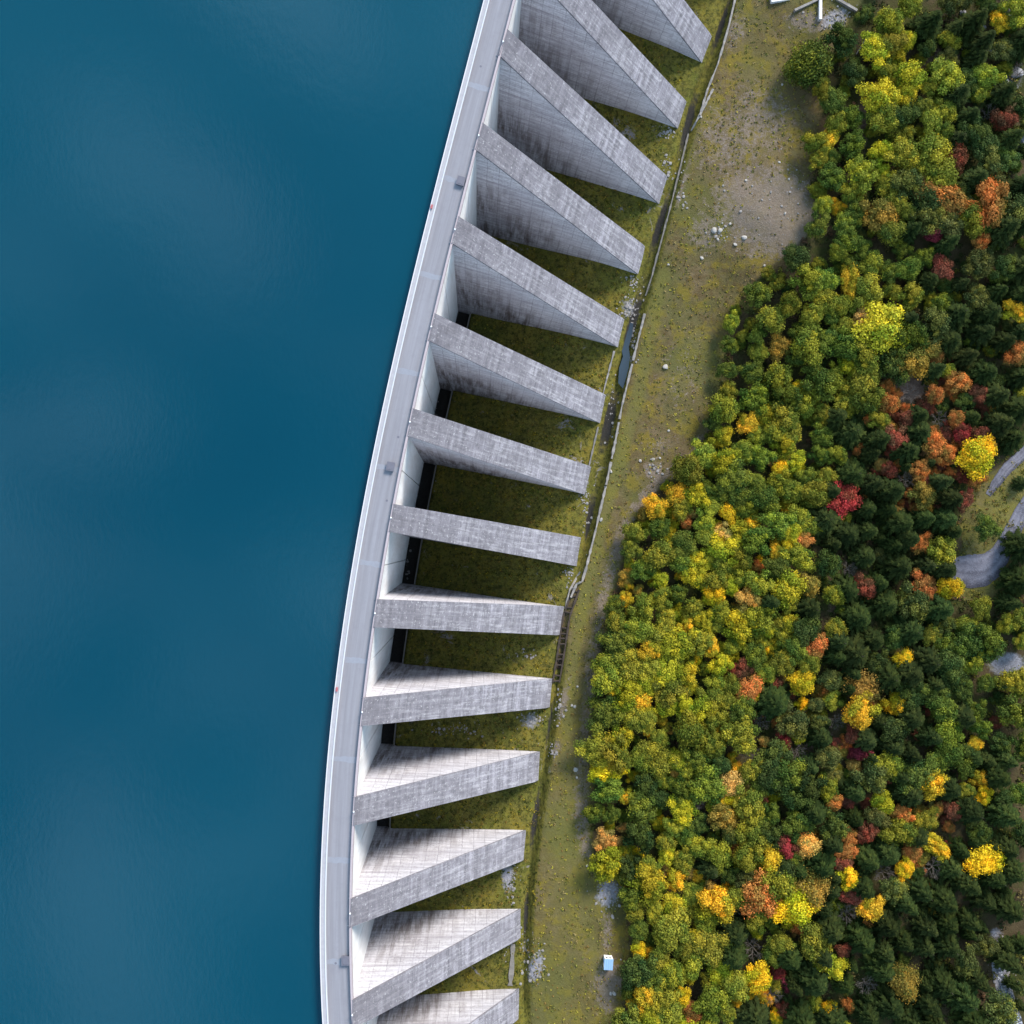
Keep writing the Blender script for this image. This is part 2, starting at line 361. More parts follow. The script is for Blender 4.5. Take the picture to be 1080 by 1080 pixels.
def sstep(a, b, x): t = np.clip((x-a)/(b-a), 0, 1); return t*t*(3-2*t)
def hills(x, y):
    return 1.3*np.sin(x*0.041+1.3)*np.sin(y*0.033+0.4)+0.7*np.sin(x*0.093+y*0.071)+0.35*np.sin(x*0.21-y*0.17+2)+0.2*np.sin(y*0.37+x*0.29)
def H(x, y):
    x = np.asarray(x, float); y = np.asarray(y, float)
    a, d = ad(x, y)
    tz = np.interp(y, TZY, TZZ); wz = np.interp(y, WZY, WZZ)
    td = np.interp(a, TD_a, TD_d); wd = np.interp(a, WA, WD)
    u = np.clip(d/np.maximum(td, 1), 0, 1)
    z = wz+(tz-wz)*sstep(0.0, 0.9, u)
    bay = sstep(2, 6, d)*(1-sstep(0, 8, d-td))
    z = z+hills(x, y)*0.35*bay
    z = z-2.2*(1-sstep(3.3, 4.2, d))*sstep(-8, -2, d)            # drain at the wall's foot
    ditch = sstep(0.5, 2.2, d-td)*(1-sstep(-1.0, -0.2, d-wd))
    z = z-1.9*ditch
    out = sstep(-0.6, 0.8, d-wd)
    z = z+out*(0.7+hills(x, y)*sstep(4, 25, d-wd))
    dist = np.clip(d-wd-150, 0, None)
    z = z+0.02*np.clip(d-wd-30, 0, 300)+dist*0.10*sstep(0, 200, dist)+12*sstep(200, 900, dist)*np.sin(x*0.006)*np.sin(y*0.005+1)
    # abutments: the valley sides climb to the crest beyond the frame
    up = np.clip(y-215, 0, None)*0.55+np.clip(-y-190, 0, None)*0.55
    z = z+np.minimum(up, 62+0.12*up)*(1-sstep(200, 800, d-wd)*0.6)
    lake = 1-sstep(-9, -5, d)
    lz = -10+np.minimum(np.abs(np.clip(np.abs(y)-240, 0, None))*0.5, 70+np.abs(y)*0.02)+np.clip(-d-700, 0, None)*0.22
    z = z*(1-lake)+np.minimum(lz, 260)*lake
    return z
def G(px, py, dz=0.0):
    z = 0.0
    for _ in range(6):
        p = at(px, py, z+dz); z = float(H(p[0], p[1]))
    p = at(px, py, z+dz); return np.array([p[0], p[1], z])

# ------------------------------------------------------------------ the setting: ground sheet
def axis(lo, hi, step, far):
    mid = list(np.arange(lo, hi+1e-6, step)); s = step; v = hi
    right = []
    while v < far: s *= 1.22; v += s; right.append(v)
    s = step; v = lo; left = []
    while v > -far: s *= 1.22; v -= s; left.append(v)
    return np.array(left[::-1]+mid+right)
gx, gy = axis(-42, 190, 0.8, 2600), axis(-165, 185, 0.8, 2600)
XX, YY = np.meshgrid(gx, gy); ZZ = H(XX, YY)
nv = XX.size; nxg, nyg = len(gx), len(gy)
idx = np.arange(nv).reshape(nyg, nxg)
faces = np.stack([idx[:-1, :-1], idx[:-1, 1:], idx[1:, 1:], idx[1:, :-1]], -1).reshape(-1, 4)
me = bpy.data.meshes.new('ground')
me.vertices.add(nv); me.vertices.foreach_set('co', np.stack([XX, YY, ZZ], -1).ravel())
me.loops.add(faces.size); me.loops.foreach_set('vertex_index', faces.ravel().astype(np.int32))
me.polygons.add(len(faces)); me.polygons.foreach_set('loop_start', np.arange(0, faces.size, 4, dtype=np.int32))
me.polygons.foreach_set('loop_total', np.full(len(faces), 4, dtype=np.int32)); me.polygons.foreach_set('use_smooth', np.ones(len(faces), dtype=bool))
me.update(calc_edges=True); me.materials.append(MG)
# ground cover zones (what grows or lies where), kept as point attributes
PXg, PYg = proj_np(XX, YY, ZZ)
def seg_dist(poly):
    best = np.full(XX.shape, 1e9)
    for (x0, y0), (x1, y1) in zip(poly[:-1], poly[1:]):
        dx, dy = x1-x0, y1-y0; L = dx*dx+dy*dy
        t = np.clip(((PXg-x0)*dx+(PYg-y0)*dy)/L, 0, 1); best = np.minimum(best, np.hypot(PXg-x0-t*dx, PYg-y0-t*dy))
    return best
def blob(cx, cy, rx, ry, rot=0):
    c, s = math.cos(rot), math.sin(rot); u = (PXg-cx)*c+(PYg-cy)*s; v = -(PXg-cx)*s+(PYg-cy)*c
    return np.clip(1.25-np.sqrt((u/rx)**2+(v/ry)**2), 0, 1)
A_, D_ = ad(XX, YY); TDg = np.interp(A_, TD_a, TD_d); WDg = np.interp(A_, WA, WD)
FE = [(-500, 860), (0, 905), (45, 880), (80, 860), (120, 862), (160, 855), (200, 858), (235, 858), (262, 835), (285, 805), (310, 785), (330, 766), (370, 760), (420, 760), (470, 735), (500, 712), (520, 688), (560, 662), (600, 650), (640, 640), (700, 628), (760, 626), (800, 622), (850, 622), (900, 622), (935, 655), (1000, 660), (1080, 655), (1600, 650)]
fe = lambda y: np.interp(y, [f[0] for f in FE], [f[1] for f in FE])
clear = np.maximum.reduce([blob(1048, 560, 42, 48), blob(1062, 530, 35, 45), blob(1075, 505, 22, 25), blob(1030, 615, 34, 24), blob(1050, 700, 10, 10)])
at_ = dict(
    moss=sstep(-1, 1, D_)*(1-sstep(1.5, 3.5, D_-WDg+2.0)),
    wood=sstep(-6, 14, PXg-fe(PYg))*(1-sstep(0.2, 0.6, clear)),
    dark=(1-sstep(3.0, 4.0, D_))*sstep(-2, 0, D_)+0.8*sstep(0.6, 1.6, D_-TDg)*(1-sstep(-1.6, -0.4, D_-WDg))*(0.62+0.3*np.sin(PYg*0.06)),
    rust=(1-sstep(3, 7, seg_dist([(608, 622), (597, 650), (590, 700)])))*0.5+0.3*(1-sstep(2, 5, seg_dist([(590, 700), (578, 770), (568, 840)]))),
    dirt=np.clip(np.maximum.reduce([0.55*(1-sstep(2, 15, seg_dist([(760, 440), (735, 478), (690, 512), (655, 560), (640, 620), (624, 700), (617, 790), (612, 860), (618, 900)]))),
        blob(815, 225, 75, 55, 0.5)*1.0, blob(770, 150, 55, 60)*0.5, blob(800, 130, 50, 60)*0.55, blob(762, 30, 30, 28)*0.7, blob(745, 245, 25, 30)*0.6, blob(715, 200, 8, 40, 0.3)*0.7,
        blob(690, 495, 12, 12)*0.9, blob(720, 400, 40, 60)*0.30, blob(640, 1040, 18, 40)*0.8, blob(595, 740, 6, 30, 0.2)*0.7, blob(585, 790, 8, 16)*0.7, blob(640, 985, 8, 40)*0.6,
        blob(860, 22, 40, 14)*0.8, blob(905, 60, 12, 25)*0.7, blob(910, 120, 10, 35)*0.7, blob(700, 470, 30, 20)*0.4]), 0, 1),
    green=np.clip(np.maximum.reduce([1-sstep(3, 11, seg_dist([(700, 290), (688, 340), (672, 420), (655, 480), (632, 560), (615, 640), (604, 700), (598, 770)])),
        0.8*(1-sstep(3, 12, seg_dist([(598, 770), (596, 850), (608, 940), (628, 1010), (640, 1080)]))), blob(810, 70, 40, 30)*0.6, blob(690, 330, 10, 30)*0.9, blob(605, 900, 40, 240)*0.75, clear*1.2]), 0, 1),
    gravel=np.clip(np.maximum.reduce([blob(641, 942, 14, 18, 0.3), blob(1062, 700, 24, 14), blob(945, 797, 15, 8), blob(565, 1020, 9, 20, 0.25)*0.9, blob(535, 925, 8, 22)*0.8, blob(880, 20, 20, 12, -0.6)*0.75,
        blob(1020, 45, 16, 8)*0.6, blob(1068, 85, 16, 14)*0.6, blob(1078, 150, 14, 18)*0.8, blob(1060, 15, 12, 10)*0.7, 1.1*(1-sstep(5, 11, seg_dist([(1072, 1090), (1062, 1055), (1056, 1030), (1052, 1000)]))), blob(1050, 985, 10, 10)*0.6, blob(755, 975, 5, 14)*0.8,
        blob(662, 325, 12, 14)*0.55, blob(560, 760, 14, 12)*0.6, blob(752, 940, 5, 15)*0.9]), 0, 1),
    scrub=np.clip(np.maximum.reduce([blob(960, 405, 40, 25), blob(765, 765, 18, 20)*0.8, blob(860, 780, 28, 14)*0.8, blob(735, 845, 18, 20)*0.7, blob(915, 895, 20, 20)*0.8, blob(910, 130, 8, 40)*0.8, blob(1000, 60, 40, 30)*0.6, blob(885, 640, 20, 10)*0.6, blob(770, 950, 20, 14)*0.6]), 0, 1))
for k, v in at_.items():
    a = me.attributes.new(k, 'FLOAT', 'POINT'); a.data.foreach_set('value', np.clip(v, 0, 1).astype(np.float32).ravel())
ground = bpy.data.objects.new('ground', me); COL.objects.link(ground); tag(ground, kind='structure')

# reservoir
mb = MB(); WZ = CREST-1.3
aa = np.linspace(-0.62, 0.95, 60)
for a0, a1 in zip(aa[:-1], aa[1:]):
    prev = -7.2
    for d in (-40, -120, -400, -1200, -2500):
        mb.quad(P(a0, d, WZ), P(a0, prev, WZ), P(a1, prev, WZ), P(a1, d, WZ)); prev = d
water = mb.build('water', MWATER); tag(water, kind='structure')

# ------------------------------------------------------------------ the dam: one thing, its buttresses, wall panels, road and parapets are parts
dam = empty('concrete_dam', P(centres[8], -3.5, 0))
tag(dam, 'long curved grey concrete buttress dam with a road along its crest beside the blue lake', 'dam')
def dam_part(mb, name, mats, smooth=False):
    o = mb.build(name, mats, smooth=smooth); o.parent = dam
    o.matrix_parent_inverse = Matrix.Translation(dam.location).inverted(); return o
def strip(name, d0, d1, z0, z1, mat, a0=-0.42, a1=0.76, n=240):
    m = MB(); s = np.linspace(a0, a1, n)
    for i, (p, q) in enumerate(zip(s[:-1], s[1:])):
        u0, u1 = p*715, q*715
        T = lambda a, d, z: P(a, d, z)
        m.quad(T(p, d0, z1), T(p, d1, z1), T(q, d1, z1), T(q, d0, z1), uv=[(u0, d0), (u0, d1), (u1, d1), (u1, d0)])
        m.quad(T(p, d1, z0), T(q, d1, z0), T(q, d1, z1), T(p, d1, z1), uv=[(u0, z0), (u1, z0), (u1, z1), (u0, z1)])
        m.quad(T(q, d0, z0), T(p, d0, z0), T(p, d0, z1), T(q, d0, z1), uv=[(u1, z0), (u0, z0), (u0, z1), (u1, z1)])
    return dam_part(m, name, mat)
strip('dam_core', -7.1, -0.9, -30, CREST-0.3, MW)
strip('crest_road', -5.9, -0.5, CREST-0.3, CREST, MD)
strip('upstream_walkway', -7.0, -6.13, CREST-1.5, CREST+0.75, MLEDGE)
strip('outer_coping', -7.24, -7.003, CREST-6, CREST+0.95, MEDGE)
strip('walkway_kerb', -6.127, -5.903, CREST-0.3, CREST+0.9, MEDGE)
strip('downstream_parapet', -0.497, 0.0, CREST-0.6, CREST+0.95, MCURB)

BAT = 0.0167
for i, a in enumerate(centres):
    q0 = np.array(P(a, 0, 0))[:2]; q1 = TOE[i][:2]; L = float(np.linalg.norm(q1-q0)); e = (q1-q0)/L; nrm = np.array([-e[1], e[0]])
    zt = float(TOE[i][2]); w0 = 3.12; z1 = CREST+0.35; zb = zt-14
    hw = lambda z: w0+BAT*(CREST-z)
    def pt(s, z, side, extra=0): c = q0+e*s+nrm*side*(hw(z)+extra); return (c[0], c[1], z)
    m = MB()
    prof = [(-0.88, z1), (0.01, z1), (L, zt), (L, zb), (-0.88, zb-14)]
    for side in (1, -1):
        # body side, cut in strips so that the bump and grime read evenly
        pts = [pt(s, z, side) for s, z in prof]; uv = [(s, z) for s, z in prof]
        if side == 1: pts, uv = pts[::-1], uv[::-1]
        m.poly(pts, 0, uv)
    m.quad(pt(L, zb, 1), pt(L, zb, -1), pt(L, zt, -1), pt(L, zt, 1), 0, [(0, 0), (8, 0), (8, 10), (0, 10)])
    # sloping face: a slab with a slight overhang on both sides and a small step at the toe
    sl = (zt-z1)/L; nl = math.hypot(1, sl); nd, nz = -sl/nl, 1/nl
    def cp(s, off, side, ex):
        z = z1+sl*s; c = q0+e*(s+nd*off)+nrm*side*(hw(z)+ex); return (c[0], c[1], z+nz*off)
    ns = 24; tt = 0.42; SL = L*nl
    ss = np.linspace(-0.45, L-1.2, ns)
    for s0, s1 in zip(ss[:-1], ss[1:]):
        u0, u1 = s0*nl+i*7.3, s1*nl+i*7.3
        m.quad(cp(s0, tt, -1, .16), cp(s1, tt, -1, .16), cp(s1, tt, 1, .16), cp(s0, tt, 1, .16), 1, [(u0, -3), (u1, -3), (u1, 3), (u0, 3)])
        for side in (1, -1):
            A4 = [cp(s0, -.1, side, .16), cp(s1, -.1, side, .16), cp(s1, tt, side, .16), cp(s0, tt, side, .16)]
            m.quad(*(A4 if side == -1 else A4[::-1]), m=1, uv=[(u0, 0), (u1, 0), (u1, 1), (u0, 1)])
            B4 = [cp(s0, -.1, side, -.05), cp(s1, -.1, side, -.05), cp(s1, -.1, side, .16), cp(s0, -.1, side, .16)]
            m.quad(*(B4 if side == 1 else B4[::-1]), m=1)
    s0 = L-1.2
    m.quad(cp(s0, tt, -1, .16), cp(L+.25, tt*.2, -1, .05), cp(L+.25, tt*.2, 1, .05), cp(s0, tt, 1, .16), 2, [(0, -3), (2, -3), (2, 3), (0, 3)])
    for side in (1, -1):
        A4 = [cp(s0, -.1, side, .16), cp(L+.25, -.4, side, .05), cp(L+.25, tt*.2, side, .05), cp(s0, tt, side, .16)]
        m.quad(*(A4 if side == -1 else A4[::-1]), m=2)
    eL = L+.25
    m.quad(cp(eL, -3, -1, .05), cp(eL, -3, 1, .05), cp(eL, tt*.2, 1, .05), cp(eL, tt*.2, -1, .05), 2)
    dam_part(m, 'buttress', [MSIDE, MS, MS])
# wall panels between the buttresses (a contraction joint halfway along each bay)
for a0, a1 in zip(centres[:-1], centres[1:]):
    lo, hi = a1+2.6/715, a0-2.6/715; mid = (lo+hi)/2; gap = 0.11/715
    for s, t in ((lo, mid-gap), (mid+gap, hi)):
        m = MB(); st = np.linspace(s, t, 5)
        for p, q in zip(st[:-1], st[1:]):
            m.quad(P(p, -0.03, -24), P(q, -0.03, -24), P(q, -0.03, CREST-0.6), P(p, -0.03, CREST-0.6))
            m.quad(P(p, -0.85, CREST-0.6), P(p, -0.03, CREST-0.6), P(q, -0.03, CREST-0.6), P(q, -0.85, CREST-0.6))
        for e_, f_ in ((s, 1), (t, 0)):
            Q = [P(e_, -0.85, -24), P(e_, -0.03, -24), P(e_, -0.03, CREST-0.6), P(e_, -0.85, CREST-0.6)]
            m.quad(*(Q if f_ else Q[::-1]))
        dam_part(m, 'wall_panel', MW)
    # mortar band over the joint, ragged
    m = MB(); wv = 0.7/715
    ds = np.linspace(-5.86, -0.54, 9); e0 = [random.uniform(.7, 1.15)*wv for _ in ds]; e1 = [random.uniform(.6, 1.1)*wv for _ in ds]
    for k in range(8):
        m.quad(P(mid-e1[k], ds[k], CREST+.006), P(mid-e1[k+1], ds[k+1], CREST+.006), P(mid+e0[k+1], ds[k+1], CREST+.006), P(mid+e0[k], ds[k], CREST+.006))
    dam_part(m, 'joint_band', MPATCH)
for px, py in ((420, 461), (408, 528), (507, 70), (354, 1016)):
    p = at(px, py, CREST); m = MB(); n = 10
    m.poly([(p[0]+.28*math.cos(2*math.pi*k/n), p[1]+.28*math.sin(2*math.pi*k/n), CREST+.008) for k in range(n)]); dam_part(m, 'drain_cover', MDARKMETAL)

ORD = ['first', 'second', 'third', 'fourth', 'fifth', 'sixth', 'seventh', 'eighth', 'ninth', 'tenth', 'eleventh', 'twelfth', 'thirteenth', 'fourteenth', 'fifteenth']
# drain kerbs at the foot of the wall, one in every bay
vis = 0
for i in range(1, len(centres)-2):
    a0, a1 = centres[i], centres[i+1]; m = MB()
    st = np.linspace(a1+3.9/715, a0-3.9/715, 9)
    for p, q in zip(st[:-1], st[1:]):
        zz = [float(H(*P(v, 4.6, 0)[:2])) for v in (p, q)]
        b = [P(p, 3.7, zz[0]-2.5), P(p, 4.05, zz[0]-2.5), P(q, 4.05, zz[1]-2.5), P(q, 3.7, zz[1]-2.5)]
        t = [P(p, 3.7, zz[0]+.5), P(p, 4.05, zz[0]+.5), P(q, 4.05, zz[1]+.5), P(q, 3.7, zz[1]+.5)]
        m.hexa(b, t)
    o = m.build('drain_kerb', MKERB2)
    tag(o, 'thin concrete drain kerb at the wall foot below the %s buttress from the top' % ORD[i-1], 'kerb', 'drain kerbs between the buttresses')

for i in range(2, len(centres)-2):
    q = P(centres[i], -.25, CREST+.95); e = empty('marker_post', q, 0)
    tag(e, 'small white post on the dam parapet above the %s buttress from the top' % ORD[i-1], 'post', 'white posts on the parapet')
    m = MB(); m.tube((0, 0, -.02), (0, 0, .5), .13, .11, 8); m.build('post', MWHITE, e)
    m = MB(); m.tube((0, 0, .5), (0, 0, .62), .2, .16, 8); m.build('cap', MWHITE, e)
# dark metal boxes on the road
for px, py, lab in ((486, 191, 'dark grey metal box on the dam road, nearest the top of the photo'), (412, 492, 'dark grey metal box on the dam road halfway along the crest'),
                    (364.5, 1013, 'dark grey metal box on the dam road near the bottom edge')):
    p = at(px, py, CREST+.5); a = float(ang(p[0], p[1])); r = empty('metal_box', (p[0], p[1], CREST), -a)
    tag(r, lab, 'metal box', 'dark boxes standing on the dam road')
    m = MB(); m.box((0, 0, .35), (1.7, 1.9, .7)); m.build('body', MDARKMETAL, r)
    m = MB(); m.box((0, 0, .76), (1.9, 2.1, .12)); m.box((0, 0, .84), (1.3, 1.5, .05)); m.build('lid', MDARKMETAL, r)
for px, py, lab in ((455.3, 218, 'small faded red box on the lakeside walkway of the dam, upper of two'), (355.2, 727, 'small faded red box on the lakeside walkway of the dam, lower of two')):
    p = at(px, py, CREST+1); a = float(ang(p[0], p[1])); r = empty('safety_box', (p[0], p[1], CREST+.75), -a)
    tag(r, lab, 'safety box', 'red boxes on the walkway')
    m = MB(); m.box((0, 0, .2), (.4, .9, .4)); m.build('body', MRED, r)
    m = MB(); m.box((0, 0, .43), (.46, .96, .06)); m.build('lid', MRED, r)

# ------------------------------------------------------------------ walls, channel, pool by the buttress toes
def lowwall(name, pts, w, hgt, mat, label, cat, parent=None, tops=0.4):
    m = MB(); dens = []
    for (x0, y0), (x1, y1) in zip(pts[:-1], pts[1:]):
        n = max(2, int(math.hypot(x1-x0, y1-y0)/3.5))
        for k in range(n): dens.append((x0+(x1-x0)*k/n, y0+(y1-y0)*k/n))
    dens.append(pts[-1]); W = [G(x, y, .5) for x, y in dens]
    Ls, Rs = [], []
    for k, p in enumerate(W):
        t = W[min(k+1, len(W)-1)]-W[max(k-1, 0)]; t = t[:2]/np.linalg.norm(t[:2]); nn = np.array([-t[1], t[0]]); ww = w*random.uniform(.55, 1.4)
        Ls.append(p[:2]+nn*ww/2); Rs.append(p[:2]-nn*ww/2)
    zt = [p[2]+hgt+random.uniform(-.5, .5)*tops*.6 for p in W]
    for k in range(len(W)-1):
        if label and 'crumbling' in label and random.random() < .05: continue
        b = [(*Rs[k], zt[k]-hgt-3), (*Rs[k+1], zt[k+1]-hgt-3), (*Ls[k+1], zt[k+1]-hgt-3), (*Ls[k], zt[k]-hgt-3)]
        t = [(*Rs[k], zt[k]), (*Rs[k+1], zt[k+1]), (*Ls[k+1], zt[k+1]), (*Ls[k], zt[k])]
        m.hexa(b, t)
    o = m.build(name, mat, parent)
    if label: tag(o, label, cat)
    return o
lowwall('retaining_wall', [(778, -12), (768, 30), (757, 68), (746, 95), (738, 122)], .5, .9, MKERB, 'thin pale concrete wall along the ditch at the top edge of the photo', 'wall')
lowwall('retaining_wall', [(752, 94), (741, 116), (729, 138)], .6, .8, MKERB, 'short pale wall piece running beside the ditch wall right of the third buttress toe', 'wall')
lowwall('retaining_wall', [(726, 141), (718, 175), (708, 215), (698, 252), (688, 290), (681, 312)], .5, .7, MKERB2, 'dull brown stone wall along the ditch beside the fourth and fifth buttresses', 'wall')
lowwall('retaining_wall', [(680, 331), (672, 362), (664, 395), (656, 428), (648, 470), (640, 508), (628, 560), (618, 600), (614, 613), (608, 616), (602, 630)], .6, .9, MKERB, 'long pale crumbling wall along the ditch from the dark pool downwards', 'wall')
lowwall('kerb', [(648, 370), (640, 400), (632, 432)], .45, .35, MKERB, 'pale broken kerb below the pool between two buttress toes', 'kerb')
lowwall('kerb', [(631, 450), (624, 480), (620, 498)], .45, .35, MKERB2, 'pale broken kerb between the seventh and eighth buttress toes from the top', 'kerb')
lowwall('kerb', [(612, 603), (601, 622), (596, 642)], .5, .4, MKERB, 'pale broken kerb beside the top of the rusty channel', 'kerb')
lowwall('kerb', [(541, 996), (540, 1020), (538, 1040)], 1.2, .35, MKERB2, 'short grey concrete strip near the bottom edge between the last buttress toes', 'kerb')

# rusty stepped channel
ch = empty('drainage_channel', G(596, 660)); tag(ch, 'rust brown stepped drainage channel beside the buttress toes', 'channel')
def ch_part(o): o.matrix_parent_inverse = Matrix.Translation(ch.location).inverted()
L0 = [(604, 622), (594, 650), (588, 690), (583, 720)]; R0_ = [(611, 622), (601, 650), (595, 690), (590, 720)]
ch_part(lowwall('channel_side', L0, .5, .5, MRUST, None, None, ch)); ch_part(lowwall('channel_side', R0_, .5, .6, MRUST, None, None, ch))
for k in range(18):
    t = k/17; yy = 624+t*94
    xa = np.interp(yy, [q[1] for q in L0], [q[0] for q in L0]); xb = np.interp(yy, [q[1] for q in R0_], [q[0] for q in R0_])
    if k in (2, 5, 6, 11, 15): continue
    p, q = G(xa, yy+random.uniform(-1, 1), .3), G(xb, yy+random.uniform(-1, 1), .3); m = MB()
    m.tube((p[0], p[1], p[2]+.25), (q[0], q[1], q[2]+.25), .28, .28, 6); ch_part(m.build('strut', MRUST, ch))
# dark pool in the ditch
pl = [(659, 339), (668, 341), (667, 352), (663, 366), (665, 380), (661, 396), (657, 410), (652, 404), (653, 388), (657, 376), (655, 366)]
m = MB(); m.poly([tuple(at(x, y, float(H(*G(661, 370)[:2]))+0.75)) for x, y in pl][::-1]); o = m.build('pool_water', MPOOL); tag(o, kind='structure')
if o.data.polygons[0].normal.z < 0: o.data.flip_normals()

# concrete beams of a foundation at the top edge
for (x0, y0), (x1, y1), w, lab in (((866.5, -30), (865, 21), 1.0, 'white concrete beam running straight up to the top edge, middle of three'),
                                   ((885, -12), (838, 11), .8, 'grey concrete beam slanting down left from the top edge above the round bush'),
                                   ((866, -14), (904, 11), .9, 'grey concrete beam slanting down right towards the wood at the top edge'),):
    p, q = G(x0, y0, 1), G(x1, y1, 1); d = (q-p)[:2]; L = np.linalg.norm(d); d /= L; n = np.array([-d[1], d[0]])*w*.4; m = MB()
    zz = min(p[2], q[2])+{1.0: 1.5, .8: 1.3, .9: 1.2}[w]
    m.hexa([(*(p[:2]-n), p[2]-1), (*(q[:2]-n), q[2]-1), (*(q[:2]+n), q[2]-1), (*(p[:2]+n), p[2]-1)], [(*(p[:2]-n), zz), (*(q[:2]-n), zz), (*(q[:2]+n), zz), (*(p[:2]+n), zz)])
    o = m.build('concrete_beam', MBEAM if w == 1.0 else MKERB); tag(o, lab, 'beam', 'concrete beams at the top edge')
p = G(826, 0, .5); m = MB(); m.box((p[0]-1, p[1]+1.3, p[2]+.2), (5.5, 3.4, 1.2), .15); o = m.build('concrete_slab', MBEAM); tag(o, 'white concrete slab cut by the top edge left of the beams', 'slab')

# small hut
p = G(642, 1017.5, 3.0); hut = empty('service_hut', (p[0], p[1], p[2]), R(-4)); tag(hut, 'small white hut with a pale blue roof on the grass near the bottom edge', 'hut')
m = MB(); m.box((0, 0, 1.2), (2.3, 3.0, 3.0)); m.build('wall', MWHITE, hut)
rf = MB(); t0, t1 = 2.95, 2.72
rf.hexa([(-1.25, 1.52, t0-.12), (-1.25, -1.62, t1-.12), (1.25, -1.62, t1-.12), (1.25, 1.52, t0-.12)], [(-1.25, 1.52, t0), (-1.25, -1.62, t1), (1.25, -1.62, t1), (1.25, 1.52, t0)])
for xr in (-.62, 0, .62):
    rf.hexa([(xr-.04, 1.50, t0-.02), (xr-.04, -1.60, t1-.02), (xr+.04, -1.60, t1-.02), (xr+.04, 1.50, t0-.02)], [(xr-.04, 1.50, t0+.05), (xr-.04, -1.60, t1+.05), (xr+.04, -1.60, t1+.05), (xr+.04, 1.50, t0+.05)])
rf.build('roof', MROOF, hut)
for xx in (-.55, .45):
    w = MB(); w.box((xx, 1.52, 2.0), (.55, .06, .55)); w.build('window', MGLASS, hut)
d_ = MB(); d_.box((-1.17, .2, .9), (.06, .9, 1.9)); d_.build('door', MROOF, hut)

# ------------------------------------------------------------------ stones
def rock_mesh(name, seed, mat, sub=2):
    import bmesh
    bm = bmesh.new(); bmesh.ops.create_icosphere(bm, subdivisions=sub, radius=1)
    r = np.random.default_rng(seed); k = r.normal(size=(9, 3)); ph = r.uniform(.7, 1.0, 9)
    k /= np.linalg.norm(k, axis=1)[:, None]
    for v in bm.verts:
        c = np.array(v.co)
        for kk, pp in zip(k, ph):
            dd = c@kk-pp*.85
            if dd > 0: c = c-kk*dd
        c[2] *= .75; v.co = c
    me = bpy.data.meshes.new(name); bm.to_mesh(me); bm.free(); me.materials.append(mat); return me
WST = [rock_mesh('white_stone', s, MSTONE) for s in range(4)]; GRK = [rock_mesh('grey_boulder', s+10, MROCK) for s in range(4)]
def put(mesh, name, px, py, r, lab, cat, grp):
    o = bpy.data.objects.new(name, mesh); COL.objects.link(o); p = G(px, py, r*.3)
    o.location = (p[0], p[1], p[2]+r*.25); o.scale = (r*random.uniform(.8, 1.25), r*random.uniform(.8, 1.25), r*random.uniform(.6, .9)); o.rotation_euler = (random.uniform(-.3, .3), random.uniform(-.3, .3), random.uniform(0, 6))
    tag(o, lab, cat, grp); return o
ST = [(739, 123, .5, 'beside the ditch wall near the third buttress toe'), (787, 190, .45, 'alone on the upper grass, left of the grey dirt'), (785, 250, .75, 'larger of two on the grey dirt'), (775.5, 258, .6, 'smaller long one of two on the grey dirt'),
      (753, 243, .9, 'biggest one at the rim of the bare hollow'), (757, 252, .5, 'below the bare hollow'), (740, 272, .55, 'on the olive grass below the bare hollow'), (705, 279, .4, 'beside the ditch right of the fifth buttress toe'), (702, 387, .8, 'in a dark spot in the middle of the grass right of the pool'),
      (675.5, 486, .5, 'yellowish one on the grass narrowing above the wood'), (644.5, 497, .5, 'right beside the long ditch wall, upper'), (634, 548, .55, 'right beside the long ditch wall, lower'), (696, 483, .4, 'near the gravel spot above the golden trees'), (705, 454, .4, 'in the grass above the gravel spot'),
      (644, 1048, .55, 'left of a close pair below the hut'), (648, 1048, .65, 'right of a close pair below the hut'), (609, 724, .4, 'on the grass track beside the ninth buttress toe'), (603, 744, .5, 'at the left of two near the track below the rusty channel'), (606, 745, .45, 'at the right of two near the track below the rusty channel'),
      (607, 812, .75, 'bigger of two on the track opposite the eleventh buttress toe'), (608.5, 820, .4, 'smaller of two on the track opposite the eleventh buttress toe'), (825, 89, .5, 'on the grass left of the round bush'), (655, 1012, .35, 'close right of the hut'), (806, 280, .5, 'at the corner of wood and grey dirt'), (828, 225, .45, 'on the grey dirt in the middle of the upper grass'),
      (832, 189, .4, 'on the upper grass near the wood'), (760, 243, .7, 'at the right rim of the bare hollow'), (619, 913, .4, 'at the wood edge right of the twelfth buttress toe'), (822, 171, .4, 'uppermost on the grey dirt'), (770, 236, .4, 'between the bare hollow and the grey dirt')]
for i, (x, y, r, w) in enumerate(ST): put(WST[i % 4], 'white_stone', x, y, r, 'white stone '+w, 'stone', 'white stones on the grass')
RK = [(1015, 44, 2.2, 'pale split boulder, left half, in the scrub of the upper right'), (1023, 45, 1.6, 'pale split boulder, right half, in the scrub of the upper right'), (1062, 10, 2.0, 'pale rock beside the small golden crown at top right'), (1016, 13, 1.3, 'flat pale rock near the top edge in the right part'),
      (990, 66, 1.5, 'brownish white rock among bushes left of the scrub'), (1061, 86, 1.2, 'small white rock in the scrub near the right edge'), (1072, 77, 1.8, 'long grey rock at the right edge above the red crown'), (1076, 150, 3.6, 'big grey boulder cut by the right edge below the red crown'),
      (1068, 158, 1.6, 'dark cleft boulder left of the big grey boulder'), (966, 28, 1.6, 'flat grey rock between bushes near the top edge'), (1078, 3, 2.5, 'grey slab in the top right corner'), (1044, 51, 1.4, 'pale rock in the middle of the upper right scrub'), (1057, 88, 1.5, 'grey rock left of the small white rock in the scrub')]
